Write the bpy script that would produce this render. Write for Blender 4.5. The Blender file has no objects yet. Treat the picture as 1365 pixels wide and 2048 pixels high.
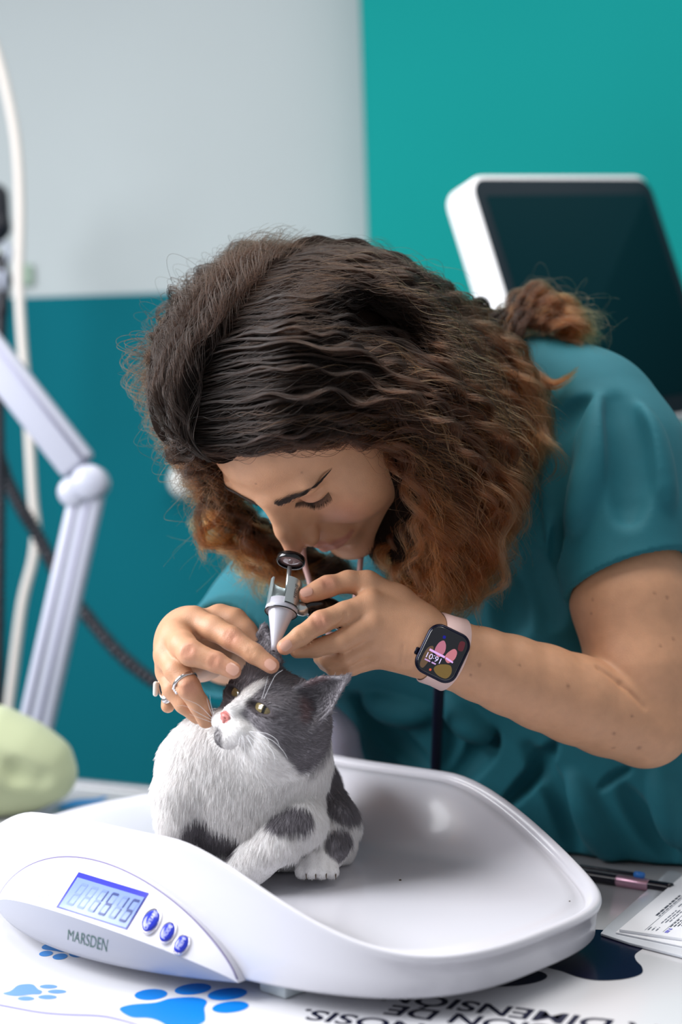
import bpy, bmesh, math
import numpy as np
from mathutils import Vector, Matrix
from mathutils.bvhtree import BVHTree

rng = np.random.default_rng(7)
scene = bpy.context.scene
COL = scene.collection
TAU = 2 * math.pi

# ------------------------------------------------------------------ camera
F = 50.0 / 36.0 * 2048.0
CX, CY = 682.5, 1024.0
CAM = np.array([0.0, 0.0, 1.257])
ROLL = math.radians(1.9)
RP = np.array([math.cos(ROLL), 0, -math.sin(ROLL)])
UP = np.array([math.sin(ROLL), 0, math.cos(ROLL)])
FW = np.array([0.0, 1.0, 0.0])
cam_data = bpy.data.cameras.new('camera')
cam_data.sensor_fit = 'VERTICAL'
cam_data.sensor_height = 36.0
cam_data.lens = 50.0
cam_data.clip_start = 0.05
cam_data.dof.use_dof = True
cam_data.dof.focus_distance = 1.175
cam_data.dof.aperture_fstop = 2.8
cam = bpy.data.objects.new('camera', cam_data)
COL.objects.link(cam)
cam.matrix_world = Matrix(((RP[0], UP[0], -FW[0], CAM[0]), (RP[1], UP[1], -FW[1], CAM[1]),
                           (RP[2], UP[2], -FW[2], CAM[2]), (0, 0, 0, 1)))
scene.camera = cam

# ------------------------------------------------------------------ world, lights, exposure
world = bpy.data.worlds.new('world')
scene.world = world
world.use_nodes = True
bg = world.node_tree.nodes['Background']
bg.inputs['Color'].default_value = (0.92, 0.95, 1.0, 1)
bg.inputs['Strength'].default_value = 0.36

def area_light(name, loc, target, sx, sy, power, color):
    d = bpy.data.lights.new(name, 'AREA')
    d.shape = 'RECTANGLE'
    d.size, d.size_y = sx, sy
    d.energy = power
    d.color = color
    o = bpy.data.objects.new(name, d)
    COL.objects.link(o)
    o.location = loc
    o.rotation_euler = (Vector(target) - Vector(loc)).to_track_quat('-Z', 'Y').to_euler()
    return o

area_light('window_light', (-1.55, 0.98, 2.0), (-0.05, 1.2, 1.02), 1.2, 1.2, 59, (0.95, 0.96, 1.0))
area_light('ceiling_panel_light', (0.0, 1.15, 2.7), (0.0, 1.15, 0.0), 1.4, 0.7, 23, (1.0, 0.97, 0.93))
area_light('back_ceiling_panel_light', (0.9, 2.0, 2.75), (0.9, 2.35, 0.0), 1.2, 0.6, 6, (0.97, 0.98, 1.0))
vs = scene.view_settings
vs.view_transform = 'Standard'
vs.look = 'None'
vs.gamma = 1.0
vs.use_curve_mapping = False
vs.exposure = 0.12

# ------------------------------------------------------------------ helpers
def W(px, py, d):
    """point of the place seen at picture position (px, py), d metres in front of the camera"""
    a, b = (px - CX) / F, (CY - py) / F
    return CAM + d * (FW + a * RP + b * UP)

def ray(px, py):
    v = W(px, py, 1.0) - CAM
    return v

def plane_z(px, py, z):
    v = ray(px, py)
    return CAM + v * ((z - CAM[2]) / v[2])

def lin(c):
    return tuple(((x / 255.0) / 12.92 if x / 255.0 <= 0.04045 else ((x / 255.0 + 0.055) / 1.055) ** 2.4) for x in c)

def mat(name, rgb, rough=0.5, metal=0.0, spec=0.5, sheen=0.0, sss=0.0, sss_rad=(1, .3, .15), noise=0.0, nscale=40.0,
        bump=0.0, bscale=200.0, attr=None, coat=0.0, alpha=1.0, trans=0.0, ior=1.45, emit=0.0):
    m = bpy.data.materials.new(name)
    m.use_nodes = True
    nt = m.node_tree
    b = nt.nodes['Principled BSDF']
    c = lin(rgb) + (1,)
    b.inputs['Base Color'].default_value = c
    b.inputs['Roughness'].default_value = rough
    b.inputs['Metallic'].default_value = metal
    b.inputs['Specular IOR Level'].default_value = spec
    b.inputs['IOR'].default_value = ior
    b.inputs['Coat Weight'].default_value = coat
    b.inputs['Coat Roughness'].default_value = 0.1
    if trans:
        b.inputs['Transmission Weight'].default_value = trans
    if alpha < 1:
        b.inputs['Alpha'].default_value = alpha
    if sheen:
        b.inputs['Sheen Weight'].default_value = sheen
        b.inputs['Sheen Roughness'].default_value = 0.5
    if sss:
        b.inputs['Subsurface Weight'].default_value = sss
        b.inputs['Subsurface Radius'].default_value = sss_rad
        b.inputs['Subsurface Scale'].default_value = 0.006
    if emit:
        b.inputs['Emission Color'].default_value = c
        b.inputs['Emission Strength'].default_value = emit
    col_out = None
    if attr:
        a = nt.nodes.new('ShaderNodeAttribute')
        a.attribute_name = attr
        col_out = a.outputs['Color']
    if noise:
        tc = nt.nodes.new('ShaderNodeTexCoord')
        n = nt.nodes.new('ShaderNodeTexNoise')
        n.inputs['Scale'].default_value = nscale
        n.inputs['Detail'].default_value = 4
        nt.links.new(tc.outputs['Object'], n.inputs['Vector'])
        mx = nt.nodes.new('ShaderNodeMix')
        mx.data_type = 'RGBA'
        mx.blend_type = 'MULTIPLY'
        mx.inputs[0].default_value = 1.0
        r = nt.nodes.new('ShaderNodeMapRange')
        r.inputs['From Min'].default_value = 0.3
        r.inputs['From Max'].default_value = 0.7
        r.inputs['To Min'].default_value = 1 - noise
        r.inputs['To Max'].default_value = 1 + noise
        nt.links.new(n.outputs['Fac'], r.inputs['Value'])
        if col_out is not None:
            nt.links.new(col_out, mx.inputs[6])
        else:
            mx.inputs[6].default_value = c
        nt.links.new(r.outputs['Result'], mx.inputs[7])
        col_out = mx.outputs[2]
    if col_out is not None:
        nt.links.new(col_out, b.inputs['Base Color'])
    if bump:
        tc = nt.nodes.new('ShaderNodeTexCoord')
        n = nt.nodes.new('ShaderNodeTexNoise')
        n.inputs['Scale'].default_value = bscale
        n.inputs['Detail'].default_value = 3
        nt.links.new(tc.outputs['Object'], n.inputs['Vector'])
        bp = nt.nodes.new('ShaderNodeBump')
        bp.inputs['Strength'].default_value = bump
        bp.inputs['Distance'].default_value = 0.001
        nt.links.new(n.outputs['Fac'], bp.inputs['Height'])
        nt.links.new(bp.outputs['Normal'], b.inputs['Normal'])
    return m

def obj_from(name, verts, faces, material, parent=None, smooth=True):
    me = bpy.data.meshes.new(name)
    me.from_pydata([tuple(map(float, v)) for v in verts], [], faces)
    if smooth:
        me.polygons.foreach_set('use_smooth', [True] * len(me.polygons))
    me.update()
    if material:
        me.materials.append(material)
    o = bpy.data.objects.new(name, me)
    COL.objects.link(o)
    if parent is not None:
        o.parent = parent
        o.matrix_parent_inverse = Matrix.Translation(-Vector(parent.location))
    return o

def fast_mesh(name, verts, quads, material, parent=None, cols=None):
    me = bpy.data.meshes.new(name)
    nv, nq = len(verts), len(quads)
    me.vertices.add(nv)
    me.vertices.foreach_set('co', np.asarray(verts, np.float32).ravel())
    me.loops.add(nq * 4)
    me.loops.foreach_set('vertex_index', np.asarray(quads, np.int32).ravel())
    me.polygons.add(nq)
    me.polygons.foreach_set('loop_start', np.arange(0, nq * 4, 4, dtype=np.int32))
    me.polygons.foreach_set('loop_total', np.full(nq, 4, np.int32))
    me.polygons.foreach_set('use_smooth', np.ones(nq, bool))
    me.update(calc_edges=True)
    me.validate()
    if cols is not None:
        a = me.color_attributes.new('tint', 'FLOAT_COLOR', 'POINT')
        cc = np.ones((nv, 4), np.float32)
        cc[:, :3] = cols
        a.data.foreach_set('color', cc.ravel())
    me.materials.append(material)
    o = bpy.data.objects.new(name, me)
    COL.objects.link(o)
    if parent is not None:
        o.parent = parent
        o.matrix_parent_inverse = Matrix.Translation(-Vector(parent.location))
    return o

def thing(name, label, cat, loc=(0, 0, 0), group=None):
    o = bpy.data.objects.new(name, None)
    COL.objects.link(o)
    o.location = Vector([float(x) for x in loc])
    o.empty_display_size = 0.03
    return tag(o, label, cat, group)

def tag(o, label=None, cat=None, group=None, kind=None):
    if label: o['label'] = label
    if cat: o['category'] = cat
    if group: o['group'] = group
    if kind: o['kind'] = kind
    return o

def box_vf(lo, hi):
    x0, y0, z0 = lo; x1, y1, z1 = hi
    v = [(x0, y0, z0), (x1, y0, z0), (x1, y1, z0), (x0, y1, z0), (x0, y0, z1), (x1, y0, z1), (x1, y1, z1), (x0, y1, z1)]
    f = [(0, 3, 2, 1), (4, 5, 6, 7), (0, 1, 5, 4), (1, 2, 6, 5), (2, 3, 7, 6), (3, 0, 4, 7)]
    return v, f

def bevelled(name, verts, faces, material, parent=None, width=0.003, seg=3):
    bm = bmesh.new()
    vs_ = [bm.verts.new(tuple(map(float, v))) for v in verts]
    for f in faces:
        bm.faces.new([vs_[i] for i in f])
    bmesh.ops.recalc_face_normals(bm, faces=bm.faces)
    bmesh.ops.bevel(bm, geom=list(bm.edges), offset=width, segments=seg, profile=0.5, affect='EDGES')
    me = bpy.data.meshes.new(name)
    bm.to_mesh(me); bm.free()
    me.polygons.foreach_set('use_smooth', [True] * len(me.polygons))
    me.materials.append(material)
    o = bpy.data.objects.new(name, me)
    COL.objects.link(o)
    if parent is not None:
        o.parent = parent
        o.matrix_parent_inverse = Matrix.Translation(-Vector(parent.location))
    return o

def obox(center, ax, ay, az, hx, hy, hz):
    """corner list and faces of an oriented box"""
    c = np.array(center, float); ax, ay, az = [np.array(a, float) for a in (ax, ay, az)]
    v = [c + ax * sx * hx + ay * sy * hy + az * sz * hz for sx, sy, sz in
         ((-1, -1, -1), (1, -1, -1), (1, 1, -1), (-1, 1, -1), (-1, -1, 1), (1, -1, 1), (1, 1, 1), (-1, 1, 1))]
    f = [(0, 3, 2, 1), (4, 5, 6, 7), (0, 1, 5, 4), (1, 2, 6, 5), (2, 3, 7, 6), (3, 0, 4, 7)]
    return v, f

def unit(v):
    v = np.array(v, float)
    return v / (np.linalg.norm(v) + 1e-12)

def frame_of(n, hint=(0, 0, 1)):
    n = unit(n)
    h = np.array(hint, float)
    if abs(n @ unit(h)) > 0.95:
        h = np.array((1.0, 0, 0))
    x = unit(np.cross(h, n))
    return x, np.cross(n, x), n

def spline(pts, n):
    """Catmull-Rom through pts (k,dim) resampled to n points"""
    P = np.asarray(pts, float)
    if len(P) == 2:
        t = np.linspace(0, 1, n)[:, None]
        return P[0] * (1 - t) + P[1] * t
    Q = np.vstack([2 * P[0] - P[1], P, 2 * P[-1] - P[-2]])
    seg = len(P) - 1
    t = np.linspace(0, seg - 1e-9, n)
    i = t.astype(int)
    u = (t - i)[:, None]
    p0, p1, p2, p3 = Q[i], Q[i + 1], Q[i + 2], Q[i + 3]
    return 0.5 * (2 * p1 + (p2 - p0) * u + (2 * p0 - 5 * p1 + 4 * p2 - p3) * u * u + (3 * p1 - p0 - 3 * p2 + p3) * u ** 3)

def tube_vf(pts, rad, sides=12, caps=True, flat=1.0, hint=None):
    P = np.asarray(pts, float)
    n = len(P)
    R = np.full(n, rad) if np.isscalar(rad) else np.asarray(rad, float)
    T = np.gradient(P, axis=0)
    T /= np.linalg.norm(T, axis=1)[:, None] + 1e-12
    x = np.array(hint, float) if hint is not None else np.cross(T[0], (0.3, 0.2, 1))
    V, Fc = [], []
    for i in range(n):
        x = x - T[i] * (x @ T[i]); x = unit(x)
        y = np.cross(T[i], x)
        for k in range(sides):
            a = TAU * k / sides
            V.append(P[i] + R[i] * (math.cos(a) * x + flat * math.sin(a) * y))
    for i in range(n - 1):
        for k in range(sides):
            k2 = (k + 1) % sides
            Fc.append((i * sides + k, i * sides + k2, (i + 1) * sides + k2, (i + 1) * sides + k))
    if caps:
        Fc.append(tuple(range(sides - 1, -1, -1)))
        Fc.append(tuple((n - 1) * sides + k for k in range(sides)))
    return V, Fc

def lathe_vf(origin, axis, prof, sides=40, hint=(0, 0, 1), a0=0.0, a1=TAU):
    """prof: list of (radius, height) turned about the axis"""
    x, y, z = frame_of(axis, hint)
    o = np.array(origin, float)
    full = abs(a1 - a0 - TAU) < 1e-6
    m = sides if full else sides + 1
    V, Fc = [], []
    for r, h in prof:
        for k in range(m):
            a = a0 + (a1 - a0) * k / sides
            V.append(o + z * h + r * (math.cos(a) * x + math.sin(a) * y))
    for i in range(len(prof) - 1):
        for k in range(sides):
            k2 = (k + 1) % m if full else k + 1
            Fc.append((i * m + k, i * m + k2, (i + 1) * m + k2, (i + 1) * m + k))
    return V, Fc

def merge(*vfs):
    V, Fc = [], []
    for v, f in vfs:
        o = len(V)
        V += list(v)
        Fc += [tuple(i + o for i in q) for q in f]
    return V, Fc

def text_vf(s, size=1.0, bold=0.0, align='LEFT', spacing=1.0):
    cu = bpy.data.curves.new('lettering', 'FONT')
    cu.body = s
    cu.size = size
    cu.offset = bold
    cu.align_x = align
    cu.space_character = spacing
    cu.resolution_u = 4
    o = bpy.data.objects.new('lettering', cu)
    COL.objects.link(o)
    dg = bpy.context.evaluated_depsgraph_get()
    me = o.evaluated_get(dg).to_mesh()
    V = np.array([v.co[:] for v in me.vertices])
    Fc = [tuple(p.vertices) for p in me.polygons]
    o.evaluated_get(dg).to_mesh_clear()
    bpy.data.objects.remove(o)
    bpy.data.curves.remove(cu)
    return V, Fc

def bilinear(q, u, v):
    q = [np.array(p, float) for p in q]   # bottom-left, bottom-right, top-right, top-left
    return (q[0] * (1 - u) * (1 - v) + q[1] * u * (1 - v) + q[2] * u * v + q[3] * (1 - u) * v)

def text_on(s, quad, place, bold=0.0, spacing=1.0, pad=None):
    """lettering whose box (cap height) fills the quad (BL, BR, TR, TL of the reading text, picture positions); place(px,py)->3D"""
    V, Fc = text_vf(s, 1.0, bold, spacing=spacing)
    ref, _ = text_vf('H', 1.0, bold)
    x0, x1 = V[:, 0].min(), V[:, 0].max()
    y0, y1 = ref[:, 1].min(), ref[:, 1].max()
    out = []
    for v in V:
        p = bilinear(quad, (v[0] - x0) / (x1 - x0), (v[1] - y0) / (y1 - y0))
        out.append(place(p[0], p[1]))
    return out, Fc

def poly_on(pts, place, n=64, closed=True):
    P = np.array(pts, float)
    if n:
        Q = np.vstack([P, P[:3]])
        seg = len(P)
        Z = np.vstack([P[-1], Q])
        t = np.linspace(0, seg, n, endpoint=False)
        i = t.astype(int); u = (t - i)[:, None]
        p0, p1, p2, p3 = Z[i], Z[i + 1], Z[i + 2], Z[i + 3]
        P = 0.5 * (2 * p1 + (p2 - p0) * u + (2 * p0 - 5 * p1 + 4 * p2 - p3) * u * u + (3 * p1 - p0 - 3 * p2 + p3) * u ** 3)
    c = P.mean(0)
    V = [place(*c)] + [place(*p) for p in P]
    m = len(P)
    return V, [(0, 1 + i, 1 + (i + 1) % m) for i in range(m)]

def ellipse_pts(cx, cy, a, b, rot, n=24):
    r = math.radians(rot)
    return [(cx + a * math.cos(t) * math.cos(r) - b * math.sin(t) * math.sin(r),
             cy + a * math.cos(t) * math.sin(r) + b * math.sin(t) * math.cos(r)) for t in np.linspace(0, TAU, n, endpoint=False)]

def bvh_place(bvh, off=0.0004):
    def f(px, py):
        v = Vector(ray(px, py)).normalized()
        loc, nor, i, d = bvh.ray_cast(Vector(CAM), v)
        if loc is None:
            loc, nor, i, d = bvh.find_nearest(Vector(W(px, py, 1.15)))
        if nor.dot(v) > 0: nor = -nor
        return np.array(loc + nor * off)
    return f

def bvh_hit(bvh, px, py):
    v = Vector(ray(px, py)).normalized()
    loc, nor, i, d = bvh.ray_cast(Vector(CAM), v)
    if loc is None:
        return None, None
    if nor.dot(v) > 0: nor = -nor
    return np.array(loc), np.array(nor)

def bvh_of(o):
    me = o.data
    V = np.empty(len(me.vertices) * 3, np.float32)
    me.vertices.foreach_get('co', V)
    off = np.array(o.matrix_parent_inverse.translation) + (np.array(o.parent.location) if o.parent else 0)
    V = V.reshape(-1, 3) + off
    return BVHTree.FromPolygons(V.tolist(), [tuple(p.vertices) for p in me.polygons])

# ------------------------------------------------------------------ smooth solid modelling (distance fields meshed by surface nets)
def smin(a, b, k):
    if k <= 0:
        return np.minimum(a, b)
    h = np.clip(0.5 + 0.5 * (b - a) / k, 0, 1)
    return b + (a - b) * h - k * h * (1 - h)

class Solid:
    def __init__(self):
        self.p = []

    def add(self, fn, lo, hi, k=0.0, op=1):
        m = k * 2.0 + 0.008
        self.p.append((fn, np.array(lo, np.float32) - m, np.array(hi, np.float32) + m, k, op))

    def cap(self, a, b, r1, r2, k=0.004, op=1):
        a = np.asarray(a, np.float32); b = np.asarray(b, np.float32)
        ba = b - a
        l2 = float(ba @ ba) + 1e-12
        def fn(P):
            pa = P - a
            h = np.clip((pa @ ba) / l2, 0, 1)
            return np.linalg.norm(pa - h[:, None] * ba, axis=1) - (r1 + (r2 - r1) * h)
        R = max(r1, r2)
        self.add(fn, np.minimum(a, b) - R, np.maximum(a, b) + R, k, op)

    def chain(self, pts, k=0.004, op=1):
        """pts: list of (point, radius)"""
        for (a, r1), (b, r2) in zip(pts[:-1], pts[1:]):
            self.cap(a, b, r1, r2, k, op)

    def ell(self, c, rad, R=None, k=0.004, op=1):
        c = np.asarray(c, np.float32); rad = np.asarray(rad, np.float32)
        R = np.eye(3, dtype=np.float32) if R is None else np.asarray(R, np.float32)
        def fn(P):
            q = (P - c) @ R
            k0 = np.linalg.norm(q / rad, axis=1)
            k1 = np.linalg.norm(q / (rad * rad), axis=1) + 1e-9
            return k0 * (k0 - 1) / k1
        ext = np.sqrt(((R * rad) ** 2).sum(1))
        self.add(fn, c - ext, c + ext, k, op)

    def ball(self, c, r, k=0.004, op=1):
        self.cap(c, np.asarray(c) + 1e-5, r, r, k, op)

    def eval(self, P, sel=None):
        P = np.asarray(P, np.float32)
        d = np.full(len(P), 0.5, np.float32)
        for i in (range(len(self.p)) if sel is None else sel):
            fn, lo, hi, k, op = self.p[i]
            s = fn(P)
            if op == 1:
                d = smin(d, s, k)
            elif op == -1:
                d = -smin(-d, s, k)
            else:               # intersect
                d = -smin(-d, -s, k)
        return d

    def hit(self, px, py, d0=0.9, d1=2.0):
        v = ray(px, py); L = np.linalg.norm(v)
        t = d0
        for _ in range(200):
            p = CAM + v * t
            d = float(self.eval(p[None])[0])
            if d < 0.0002:
                break
            t += max(d * 0.8, 0.0003) / L
            if t > d1:
                return None, None
        e = 0.0008
        Q = np.array([p + e * np.eye(3)[i] * s for i in range(3) for s in (1, -1)])
        g = self.eval(Q)
        return p, unit([g[0] - g[1], g[2] - g[3], g[4] - g[5]])

    def mesh(self, h, B=20, lo=None, hi=None):
        los = np.array([q[1] for q in self.p if q[4] == 1]); his = np.array([q[2] for q in self.p if q[4] == 1])
        alo = np.array([q[1] for q in self.p]); ahi = np.array([q[2] for q in self.p])
        g0 = los.min(0) if lo is None else np.array(lo, float)
        g1 = his.max(0) if hi is None else np.array(hi, float)
        nb = np.ceil((g1 - g0) / (h * B)).astype(int)
        NX, NY, NZ = nb * B + 2
        corner = np.array([(i, j, k) for i in (0, 1) for j in (0, 1) for k in (0, 1)])
        edges = [(a, b) for a in range(8) for b in range(a + 1, 8) if np.abs(corner[a] - corner[b]).sum() == 1]
        ii = np.arange(B + 1)
        G = np.stack(np.meshgrid(ii, ii, ii, indexing='ij'), -1).reshape(-1, 3)
        keys, pos, quads = [], [], []
        diag = h * B * 0.87
        for bx in range(nb[0]):
            for by in range(nb[1]):
                for bz in range(nb[2]):
                    o = np.array((bx, by, bz)) * B
                    blo = g0 + o * h; bhi = blo + B * h
                    sel = np.nonzero(((alo <= bhi) & (ahi >= blo)).all(1))[0]
                    if not len(sel) or not any(self.p[i][4] == 1 for i in sel):
                        continue
                    c = self.eval(((blo + bhi) / 2)[None].astype(np.float32), sel)[0]
                    if abs(c) > diag * 1.6 + 0.004:
                        continue
                    P = (g0 + (G + o) * h).astype(np.float32)
                    D = self.eval(P, sel).reshape(B + 1, B + 1, B + 1)
                    S = D < 0
                    if S.all() or not S.any():
                        continue
                    cs = np.stack([S[i:B + i, j:B + j, k:B + k] for i, j, k in corner], -1)
                    act = cs.any(-1) & ~cs.all(-1)
                    I = np.argwhere(act)
                    if not len(I):
                        continue
                    cv = np.stack([D[I[:, 0] + i, I[:, 1] + j, I[:, 2] + k] for i, j, k in corner], -1)
                    acc = np.zeros((len(I), 3)); cnt = np.zeros(len(I))
                    for a, b in edges:
                        va, vb = cv[:, a], cv[:, b]
                        x = (va < 0) != (vb < 0)
                        t = np.where(x, va / np.where(x, va - vb, 1), 0)
                        acc += np.where(x[:, None], corner[a] + t[:, None] * (corner[b] - corner[a]), 0)
                        cnt += x
                    gi = I + o
                    keys.append((gi[:, 0] * NY + gi[:, 1]) * NZ + gi[:, 2])
                    pos.append(g0 + (gi + acc / cnt[:, None]) * h)
                    for ax in range(3):
                        sl0 = [slice(0, B)] * 3; sl1 = [slice(0, B)] * 3
                        sl1[ax] = slice(1, B + 1)
                        A = S[tuple(sl0)]; Bq = S[tuple(sl1)]
                        e = np.argwhere(A != Bq)
                        if not len(e):
                            continue
                        flip = A[e[:, 0], e[:, 1], e[:, 2]]
                        ge = e + o
                        u, v = (ax + 1) % 3, (ax + 2) % 3
                        def key(du, dv):
                            q = ge.copy(); q[:, u] -= du; q[:, v] -= dv
                            return np.where((q >= 0).all(1), (q[:, 0] * NY + q[:, 1]) * NZ + q[:, 2], -1)
                        Q = np.stack([key(1, 1), key(0, 1), key(0, 0), key(1, 0)], 1)
                        Q[~flip] = Q[~flip][:, ::-1]
                        quads.append(Q)
        keys = np.concatenate(keys); pos = np.concatenate(pos); quads = np.concatenate(quads)
        srt = np.argsort(keys); ks = keys[srt]
        idx = np.searchsorted(ks, quads.ravel())
        idx = np.clip(idx, 0, len(ks) - 1)
        ok = (ks[idx] == quads.ravel()).reshape(-1, 4).all(1)
        faces = srt[idx].reshape(-1, 4)[ok]
        return pos, faces

# ------------------------------------------------------------------ room
M_white_wall = mat('pale grey wall paint', (172, 181, 183), 0.85, noise=0.02, nscale=2, bump=0.1, bscale=300)
M_teal_low = mat('teal wall paint with shade tone', (0, 95, 107), 0.9, spec=0.2, noise=0.02, nscale=2)  # same teal as the right wall, with its shade put into the colour
M_teal = mat('teal wall paint', (11, 136, 133), 0.9, spec=0.2, noise=0.03, nscale=1.5)
M_floor = mat('grey vinyl floor', (150, 152, 155), 0.5, noise=0.08, nscale=12)
YB = 2.75
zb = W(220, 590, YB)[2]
xe = W(731, 235, 2.62)[0]

def struct(name, vf, m, parent=None, label=None, cat=None):
    o = obj_from(name, vf[0], vf[1], m, parent, smooth=False)
    if parent is None:
        tag(o, label, cat, kind='structure')
    return o

wall_l = struct('wall_left', box_vf((-3.2, YB, 0), (xe + 0.4, YB + 0.12, 2.9)), M_white_wall,
                label='pale grey upper wall behind the lamp arm', cat='wall')
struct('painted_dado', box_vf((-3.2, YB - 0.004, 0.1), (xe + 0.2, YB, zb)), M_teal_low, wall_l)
wall_r = struct('wall_right', box_vf((xe, 2.62, 0), (2.6, 2.76, 2.9)), M_teal,
                label='bright teal wall behind the dark display', cat='wall')
floor = struct('floor', box_vf((-3.2, -1.5, -0.05), (2.6, 2.9, 0)), M_floor, label='grey vinyl clinic floor', cat='floor')
bb = struct('baseboard_left', box_vf((-3.2, YB - 0.015, 0), (xe + 0.01, YB - 0.004, 0.1)), M_white_wall,
            label='white baseboard below the teal wall', cat='baseboard')

# ------------------------------------------------------------------ examination table and printed mat
ZT = 0.900
ET, NT = np.array((0.839, -0.545, 0)), np.array((0.545, 0.839, 0))
FARN = 1.42
def tpt(e, n, z): return ET * e + NT * n + np.array((0, 0, z))
M_table = mat('white laminate', (205, 206, 208), 0.35)
M_alu = mat('brushed aluminium', (200, 202, 206), 0.35, metal=0.9)
M_steel = mat('powder coated steel', (190, 192, 196), 0.4, metal=0.3)
tb = thing('exam_table', 'white examination table with aluminium rim under the scale', 'table', tpt(-0.8, 1.0, 0))
V, Fc = obox(tpt(-0.8, FARN - 0.43, ZT - 0.021), ET, NT, (0, 0, 1), 0.8, 0.43, 0.019)
bevelled('table_top', V, Fc, M_table, tb, 0.004)
for nm, n in (('far', FARN), ('near', FARN - 0.86)):
    V, Fc = obox(tpt(-0.8, n, ZT - 0.018), ET, NT, (0, 0, 1), 0.805, 0.006, 0.024)
    bevelled('rim_rail', V, Fc, M_alu, tb, 0.003)
for e in (0.003, -1.603):
    V, Fc = obox(tpt(e, FARN - 0.43, ZT - 0.018), ET, NT, (0, 0, 1), 0.006, 0.43, 0.024)
    bevelled('rim_rail', V, Fc, M_alu, tb, 0.003)
for e in (-0.1, -1.5):
    for n in (FARN - 0.08, FARN - 0.78):
        V, Fc = obox(tpt(e, n, (ZT - 0.04) / 2), ET, NT, (0, 0, 1), 0.025, 0.025, (ZT - 0.04) / 2)
        bevelled('leg', V, Fc, M_steel, tb, 0.004)

M_mat = mat('glossy printed vinyl', (208, 208, 212), 0.22, coat=0.3)
M_matblue = mat('bright blue print', (6, 122, 214), 0.25)
M_matpale = mat('pale blue print', (96, 144, 212), 0.25)
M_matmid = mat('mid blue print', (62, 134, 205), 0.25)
M_navy = mat('navy print', (8, 12, 42), 0.22)
M_cream = mat('ivory print', (222, 218, 214), 0.25)
ZM = ZT + 0.0016
V, Fc = obox(tpt(-0.80, FARN - 0.43, ZT + 0.0006), ET, NT, (0, 0, 1), 0.77, 0.40, 0.0008)
mt = bevelled('table_mat', V, Fc, M_mat, None, 0.0003, 1)
tag(mt, 'glossy white printed mat with blue paw prints covering the table', 'mat')
def on_mat(px, py): return plane_z(px, py, ZM)
def mprint(name, pts, m, n=48):
    V, Fc = poly_on(pts, on_mat, n)
    return obj_from(name, V, Fc, m, mt, smooth=False)
# big bright paw
mprint('paw_pad', [(239, 2018), (262, 2009), (310, 2005), (340, 1997), (380, 1994), (405, 1997), (414, 2004), (409, 2016), (411, 2032), (408, 2044), (380, 2056), (345, 2056), (318, 2042), (296, 2036), (262, 2034)], M_matblue, 80)
for c, a, b, r in (((302, 1989), 33, 11, -4), ((386, 1978), 37, 11, -6), ((455, 1988), 40, 12, -6), ((461, 2014), 37, 11.5, -6)):
    mprint('toe_print', ellipse_pts(*c, a, b, r), M_matblue, 0)
# pale paw
mprint('paw_pad', [(6, 1987), (22, 1981), (35, 1971), (50, 1968), (66, 1969), (76, 1978), (84, 1982), (80, 1988), (62, 1989), (30, 1992)], M_matpale, 60)
for c, a, b, r in (((97, 1973), 18, 4.2, 0), ((114, 1983), 19, 4.2, 0), ((95, 1994), 19, 4.6, 0), ((52, 1997), 17, 4.4, 0)):
    mprint('toe_print', ellipse_pts(*c, a, b, r), M_matpale, 0)
# paw in the shade of the panel
mprint('paw_pad', [(85, 1892), (100, 1887), (125, 1888), (138, 1896), (130, 1904), (105, 1901), (86, 1898)], M_matmid, 40)
for c, a, b, r in (((92, 1907), 14, 5.5, -6), ((120, 1913), 15, 6, -6), ((152, 1909), 14, 5.5, 4)):
    mprint('toe_print', ellipse_pts(*c, a, b, r), M_matmid, 0)
# navy paw near the booklet
mprint('paw_pad', [(1050, 1925), (1075, 1890), (1160, 1862), (1230, 1862), (1300, 1880), (1292, 1893), (1272, 1908), (1273, 1920), (1285, 1934), (1283, 1948), (1250, 1958), (1200, 1961), (1160, 1955), (1120, 1941), (1080, 1932)], M_navy, 90)
mprint('toe_print', ellipse_pts(1014, 1956, 82, 17, -3), M_navy, 0)
# blue patch at the far end
mprint('blue_patch', [(118, 1612), (150, 1600), (190, 1597), (215, 1592), (200, 1604), (160, 1612), (125, 1620)], M_matmid, 30)
# border line
L = spline([(-12, 2008), (0, 2010), (76, 2024), (133, 2029), (190, 2031), (221, 2035), (267, 2047), (300, 2060)], 50)
V = []
for p in L:
    V += [on_mat(p[0], p[1] - 1.6), on_mat(p[0], p[1] + 1.6)]
obj_from('border_line', V, [(2 * i, 2 * i + 1, 2 * i + 3, 2 * i + 2) for i in range(len(L) - 1)], mat('violet border print', (120, 116, 178), 0.3), mt, smooth=False)
# lettering, upside down to the camera
A = np.array((-74.6, -9.75)); Cc = np.array((-29.7, 23.5)) * 0.72
def mat_text(s, end, bold=0.02):
    V, Fc = text_vf(s, 1.0, bold)
    ref, _ = text_vf('H', 1.0)
    k = 0.72 / ref[:, 1].max()
    x1 = V[:, 0].max()
    e = np.array(end, float)
    base = on_mat(*e)
    rd = on_mat(*(e + A * 0.5)) - on_mat(*(e - A * 0.5))
    up = (on_mat(*(e + Cc * 0.5)) - on_mat(*(e - Cc * 0.5))) / 0.72
    out = [base + rd * (v[0] - x1) * k + up * v[1] * k for v in V]
    return obj_from('lettering', out, Fc, M_navy, mt, smooth=False)
mat_text('RA DIMENSIÓN', (783, 1982))
mat_text('CISIÓN DE', (787, 2010))
mat_text('GNOSIS.', (613, 2018))

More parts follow.
